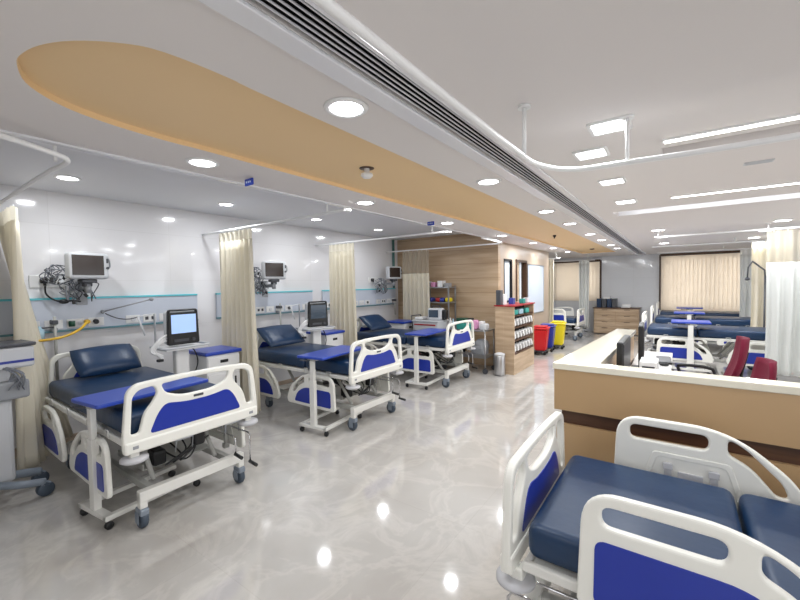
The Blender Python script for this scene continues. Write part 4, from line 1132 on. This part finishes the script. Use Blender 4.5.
for (x, y) in ((.24, .16), (.24, -.16), (-.24, .16), (-.24, -.16)):
    part('caster', B().cyl((x, y - 0.015, 0.05), (x, y + 0.015, 0.05), 0.05).cyl((x, y, 0.08), (x, y, 0.12), 0.012), M['dkgrey'], t)
t = thing('defibrillator', 'portable monitor with dark screen standing on the grey drawer cart', 'defibrillator', (-3.99, 6.80, 0.972), 0.15)
part('device_body', B().box((0, 0, 0.12), (0.30, 0.20, 0.24), 0.03, seg=3), M['ltgrey'], t)
part('screen', B().box((-0.02, -0.102, 0.13), (0.20, 0.006, 0.15), 0.002), M['screen_dk'], t)
part('carry_handle', B().tube([(-0.1, 0, 0.22), (-0.08, 0, 0.28), (0.08, 0, 0.28), (0.1, 0, 0.22)], 0.012, 8), M['dkgrey'], t)
part('side_pack', B().box((0.19, 0, 0.11), (0.09, 0.16, 0.20), 0.03), M['black'], t)
solo('tray_pack', B().box((0, 0, 0.03), (0.18, 0.24, 0.05), 0.012), M['white'], 'white pack at the left on the grey drawer cart', 'box', (-4.32, 6.76, 0.972))

TX0, TX1, TY = -3.80, -2.90, 6.96
t = thing('steel_trolley', 'two-tier stainless steel trolley in front of the wood panelling', 'trolley', ((TX0 + TX1) / 2, TY, 0))
hw = (TX1 - TX0) / 2
part('top_shelf', B().box((0, 0, 0.80), (2 * hw, 0.46, 0.02), 0.004), M['steel'], t)
part('bottom_shelf', B().box((0, 0, 0.30), (2 * hw, 0.46, 0.02), 0.004).box((0, -0.225, 0.33), (2 * hw, 0.01, 0.06)), M['steel'], t)
for (x, y) in ((hw - .02, .21), (hw - .02, -.21), (-hw + .02, .21), (-hw + .02, -.21)):
    part('leg', B().cyl((x, y, 0.10), (x, y, 0.80), 0.014), M['steel'], t)
    part('caster', B().cyl((x, y - 0.015, 0.05), (x, y + 0.015, 0.05), 0.05).cyl((x, y, 0.06), (x, y, 0.12), 0.014), M['dkgrey'], t)
cx = (TX0 + TX1) / 2 - 0.02
def item(name, x, y, z, b, m, lab, cat): return solo(name, b, M[m], lab, cat, (x, y, z), 0, 'supplies on the steel trolley')
item('spray_bottle', cx - 0.36, TY - 0.05, 0.812, B().lathe([(0, 0), (0.04, 0), (0.04, 0.12), (0.015, 0.16), (0.015, 0.2), (0, 0.2)]), 'white', 'white bottle at the left end of the steel trolley top', 'bottle')
item('spray_bottle', cx - 0.27, TY - 0.10, 0.812, B().lathe([(0, 0), (0.035, 0), (0.035, 0.10), (0.012, 0.15), (0.012, 0.19), (0, 0.19)]), 'trans_bottle', 'pale blue bottle second from the left on the steel trolley top', 'bottle')
item('supply_bin', cx - 0.14, TY + 0.06, 0.812, B().box((0, 0, 0.10), (0.20, 0.18, 0.20), 0.01), 'green', 'dark green bin at the back of the steel trolley top', 'bin')
item('supply_box', cx + 0.0, TY - 0.13, 0.812, B().box((0, 0, 0.055), (0.30, 0.14, 0.11), 0.01), 'tealbox', 'long teal box at the front of the steel trolley top', 'box')
item('supply_bin', cx + 0.03, TY + 0.08, 0.812, B().lathe([(0, 0), (0.05, 0), (0.06, 0.2), (0, 0.2)]), 'black', 'black canister behind the teal box on the trolley', 'canister')
item('glove_box', cx + 0.19, TY - 0.06, 0.812, B().box((0, 0, 0.09), (0.09, 0.16, 0.18), 0.03), 'pink', 'pink pack right of the teal box on the trolley', 'pack')
item('glove_box', cx + 0.27, TY + 0.06, 0.812, B().box((0, 0, 0.075), (0.10, 0.14, 0.15), 0.02), 'white', 'white pack behind the pink one on the trolley', 'pack')
item('glove_box', cx + 0.38, TY - 0.07, 0.812, B().box((0, 0, 0.06), (0.13, 0.20, 0.12), 0.03), 'ltgrey', 'grey-white bundle at the right end of the trolley top', 'pack')
item('suction_machine', cx + 0.26, TY - 0.02, 0.312, B().box((0, 0, 0.10), (0.28, 0.28, 0.2), 0.05).lathe([(0, -.14), (.12, -.14), (.14, 0), (.12, .12), (0, .12)], (0.02, 0, 0.18), 20, 'y'), 'grey', 'rounded grey machine on the lower trolley shelf', 'suction machine')
item('face_mask', cx - 0.12, TY - 0.05, 0.312, B().sph((0, 0, 0.09), 0.09, (1.0, 1, 1)).cyl((0, 0, 0.1), (0.0, -0.12, 0.16), 0.04), 'black', 'black rubber mask bag on the lower trolley shelf', 'mask')
t = thing('steel_bin', 'small round steel bin standing before the near end of the pigeonhole unit', 'bin', (-2.66, 6.80, 0))
part('bin_body', B().lathe([(0, 0.01), (0.09, 0.01), (0.10, 0.05), (0.10, 0.36), (0.09, 0.38), (0, 0.38)], n=24), M['steel'], t)
part('bin_lid', B().lathe([(0, 0.382), (0.10, 0.382), (0.095, 0.40), (0.05, 0.42), (0, 0.42)], n=24), M['ltgrey'], t)

# pigeonhole unit: carcass, top, nine columns of angled file dividers on the aisle side
PX0, PX1, PY0, PY1, PH = -2.80, -2.44, 6.95, 8.15, 1.26
t = thing('pigeonhole_unit', 'waist-high wood unit with rows of white pigeonhole dividers facing the aisle', 'cabinet', ((PX0 + PX1) / 2, (PY0 + PY1) / 2, 0))
w = PX1 - PX0; L = PY1 - PY0
part('unit_body', B().box((-0.10, 0, PH / 2), (w - 0.20, L, PH)).box((0.08, 0, 0.18), (w - 0.161, L - 0.002, 0.36)).box((0.08, -L / 2 + 0.016, 0.36 + (PH - 0.36) / 2), (w - 0.161, 0.03, PH - 0.36)).box((0.08, L / 2 - 0.016, 0.36 + (PH - 0.36) / 2), (w - 0.161, 0.03, PH - 0.36)), M['chestw'], t)
part('unit_top', B().box((0, 0, PH + 0.012), (w + 0.04, L + 0.04, 0.025), 0.004), M['dred'], t)
part('dark_back', B().box((-0.015, 0, 0.8), (0.006, L - 0.07, 0.86)), M['slot'], t)
for z in (0.38, 0.62, 0.86, 1.08):
    part('shelf', B().box((0.08, 0, z), (w - 0.17, L - 0.06, 0.02)), M['dark_wood'], t)
for z in (0.39, 0.63, 0.87):
    for k in range(7):
        y = -L / 2 + 0.10 + k * (L - 0.2) / 6
        part('file_divider', B().box((w / 2 - 0.06, y, z + 0.085), (0.10, 0.055, 0.13), 0.008, rot=(0.5, 0, 0)), M['white'], t)
for i, (y, c, nm, lab) in enumerate(((-0.40, 'tealbox', 'supply_box', 'teal pack at the near end of the pigeonhole unit upper shelf'), (-0.1, 'trans_bottle', 'supply_box', 'pale blue pack in the middle of the pigeonhole unit upper shelf'), (0.25, 'tealbox', 'supply_box', 'teal pack at the far end of the pigeonhole unit upper shelf'))):
    solo(nm, B().box((0, 0, 0.05), (0.14, 0.22, 0.10), 0.02), M[c], lab, 'pack', (-2.53, 7.55 + y, 1.092), 0, 'packs on the pigeonhole unit')
for i, (x, y, h, c, lab) in enumerate(((-2.70, 7.12, 0.20, 'white', 'white carton standing on the near end of the pigeonhole unit top'), (-2.62, 7.35, 0.12, 'bblue', 'small blue carton beside the white one on the pigeonhole unit'), (-2.55, 7.75, 0.09, 'tealbox', 'teal pack on top of the pigeonhole unit'), (-2.56, 8.02, 0.10, 'ltgrey', 'grey pack at the far end of the pigeonhole unit top'), (-2.73, 6.99, 0.28, 'dkgrey', 'dark file holder at the corner of the pigeonhole unit top'))):
    solo('supply_box', B().box((0, 0, h / 2), (0.09, 0.13, h), 0.008), M[c], lab, 'box', (x, y, PH + 0.0255), 0, 'packs on the pigeonhole unit')

# side wall openings: pale glass pane, dark doorway strip, whiteboard
f = struct('window_3', B().box((XC - 0.03, 7.82, 1.74), (0.07, 0.04, 0.90)).box((XC - 0.03, 8.28, 1.74), (0.07, 0.04, 0.90)).box((XC - 0.03, 8.05, 1.30), (0.07, 0.5, 0.04)).box((XC - 0.03, 8.05, 2.18), (0.07, 0.5, 0.04)), M['slot'])
part('window_pane', B().box((XC - 0.05, 8.05, 1.74), (0.01, 0.44, 0.86)), M['frost'], f)
f = struct('door_1', B().box((XC - 0.02, 8.54, 1.74), (0.09, 0.05, 0.92)).box((XC - 0.02, 9.23, 1.74), (0.09, 0.05, 0.92)).box((XC - 0.02, 8.88, 2.19), (0.09, 0.74, 0.05)), M['brown'])
part('door_leaf', B().box((XC - 0.06, 8.72, 1.74), (0.03, 0.30, 0.90)), M['wpanel'], f)
part('door_strip', B().box((XC - 0.05, 8.95, 1.74), (0.03, 0.10, 0.90)), M['frost'], f)
part('door_back', B().box((XC - 0.10, 8.9, 1.74), (0.02, 0.7, 0.92)), M['brown'], f)
t = thing('whiteboard', 'tall pale whiteboard on the side wall beyond the dark doorway', 'whiteboard', (XC, 9.98, 1.53))
part('board_surface', B().box((0.012, 0, 0), (0.012, 1.32, 1.18)), M['board'], t)
part('board_frame', B().box((0.014, 0, 0.60), (0.022, 1.36, 0.025)).box((0.014, 0, -0.60), (0.022, 1.36, 0.025)).box((0.014, 0.67, 0), (0.022, 0.025, 1.2)).box((0.014, -0.67, 0), (0.022, 0.025, 1.2)), M['alum'], t)

# waste bins on wheels
def bin_(x, y, c, lab, s=1.0):
    t = thing('pedal_bin', lab, 'waste bin', (x, y, 0), 0.1, 'colour-coded waste bins')
    bm = bmesh.new()
    lo = [bm.verts.new((sx * 0.12, sy * 0.14, 0.10)) for sx, sy in ((-1, -1), (1, -1), (1, 1), (-1, 1))]
    hi = [bm.verts.new((sx * 0.17, sy * 0.19, 0.60 * s)) for sx, sy in ((-1, -1), (1, -1), (1, 1), (-1, 1))]
    bm.faces.new(lo[::-1]); bm.faces.new(hi)
    for i in range(4): bm.faces.new((lo[i], lo[(i + 1) % 4], hi[(i + 1) % 4], hi[i]))
    bmesh.ops.bevel(bm, geom=bm.edges[:], offset=0.02, segments=2, affect='EDGES')
    b = B(); b.bm.free(); b.bm = bm
    part('bin_body', b, M[c], t)
    part('bin_lid', B().box((0, 0, 0.62 * s), (0.37, 0.41, 0.04), 0.015).box((0, 0, 0.66 * s), (0.28, 0.30, 0.03), 0.012), M[c], t)
    part('foot_pedal', B().box((0, -0.18, 0.06), (0.10, 0.10, 0.02), 0.006), M['black'], t)
    part('wheel_frame', B().box((0, 0, 0.085), (0.26, 0.30, 0.02), 0.005), M['dkgrey'], t)
    for (px, py) in ((.11, .13), (.11, -.13), (-.11, .13), (-.11, -.13)):
        part('caster', B().cyl((px, py - 0.012, 0.035), (px, py + 0.012, 0.035), 0.035).cyl((px, py, 0.05), (px, py, 0.08), 0.008), M['black'], t)
bin_(-2.64, 9.35, 'red', 'red waste bin on wheels, nearest of the three by the whiteboard')
bin_(-2.62, 9.85, 'bblue', 'blue waste bin on wheels between the red and yellow ones')
bin_(-2.50, 10.38, 'yellow', 'yellow waste bin on wheels, farthest of the three', 1.04)

# chest of drawers on the back wall
t = thing('chest_of_drawers', 'striped wood chest of drawers against the grey back wall', 'chest of drawers', (-1.62, 14.2, 0))
part('chest_body', B().box((0, 0, 0.42), (1.26, 0.5, 0.80)), M['chestw'], t)
part('chest_top', B().box((0, 0, 0.835), (1.32, 0.56, 0.03), 0.005), M['dark_wood'], t)
for sx in (-0.31, 0.31):
    for k in range(4):
        d = part('drawer', B().box((sx, -0.258, 0.13 + k * 0.195), (0.60, 0.016, 0.175), 0.003), M['chestw'], t)
        part('handle', B().box((sx, -0.272, 0.20 + k * 0.195), (0.16, 0.012, 0.012)), M['brown'], d)
for k in range(4):
    solo('file_box', B().box((0, 0, 0.14), (0.13, 0.26, 0.28), 0.01), M['dkgrey'] if k % 2 else M['navy'], ['dark lever file at the left end of the row on the drawer chest', 'dark lever file second from left on the drawer chest', 'dark lever file third from left on the drawer chest', 'dark lever file at the right end of the row on the drawer chest'][k], 'file', (-2.12 + k * 0.15, 14.2, 0.851), 0, 'files on the chest of drawers')
solo('paper_tray', B().box((0, 0, 0.02), (0.24, 0.3, 0.03), 0.004).box((0, 0.14, 0.06), (0.24, 0.02, 0.10)), M['white'], 'white tray right of the dark files on the drawer chest', 'tray', (-1.36, 14.2, 0.851))
solo('paper_stack', B().box((0, 0, 0.03), (0.2, 0.2, 0.06), 0.004), M['white'], 'white papers lying on top of the dark lever files', 'papers', (-1.9, 14.2, 1.132))

# reading lamp by the right curtains
t = thing('reading_lamp', 'dark bent-arm reading lamp before the right-hand curtains', 'lamp', (1.16, 9.9, 0))
part('lamp_arm', B().tube([(0.15, 0.0, 1.72), (0.14, 0, 1.86), (-0.03, 0, 2.03), (-0.04, 0, 2.03)], 0.014, 8), M['dkgrey'], t)
part('lamp_head', B().tube([(-0.03, 0, 2.03), (-0.09, 0, 1.92), (-0.10, 0, 1.72)], 0.012, 8).sph((-0.10, 0, 1.70), 0.04, (1, 1, 0.8)), M['dkgrey'], t)
part('lamp_pole', B().cyl((0.15, 0, 0.05), (0.15, 0, 1.75), 0.015).cyl((0.15, 0, 0), (0.15, 0, 0.05), 0.14), M['dkgrey'], t)
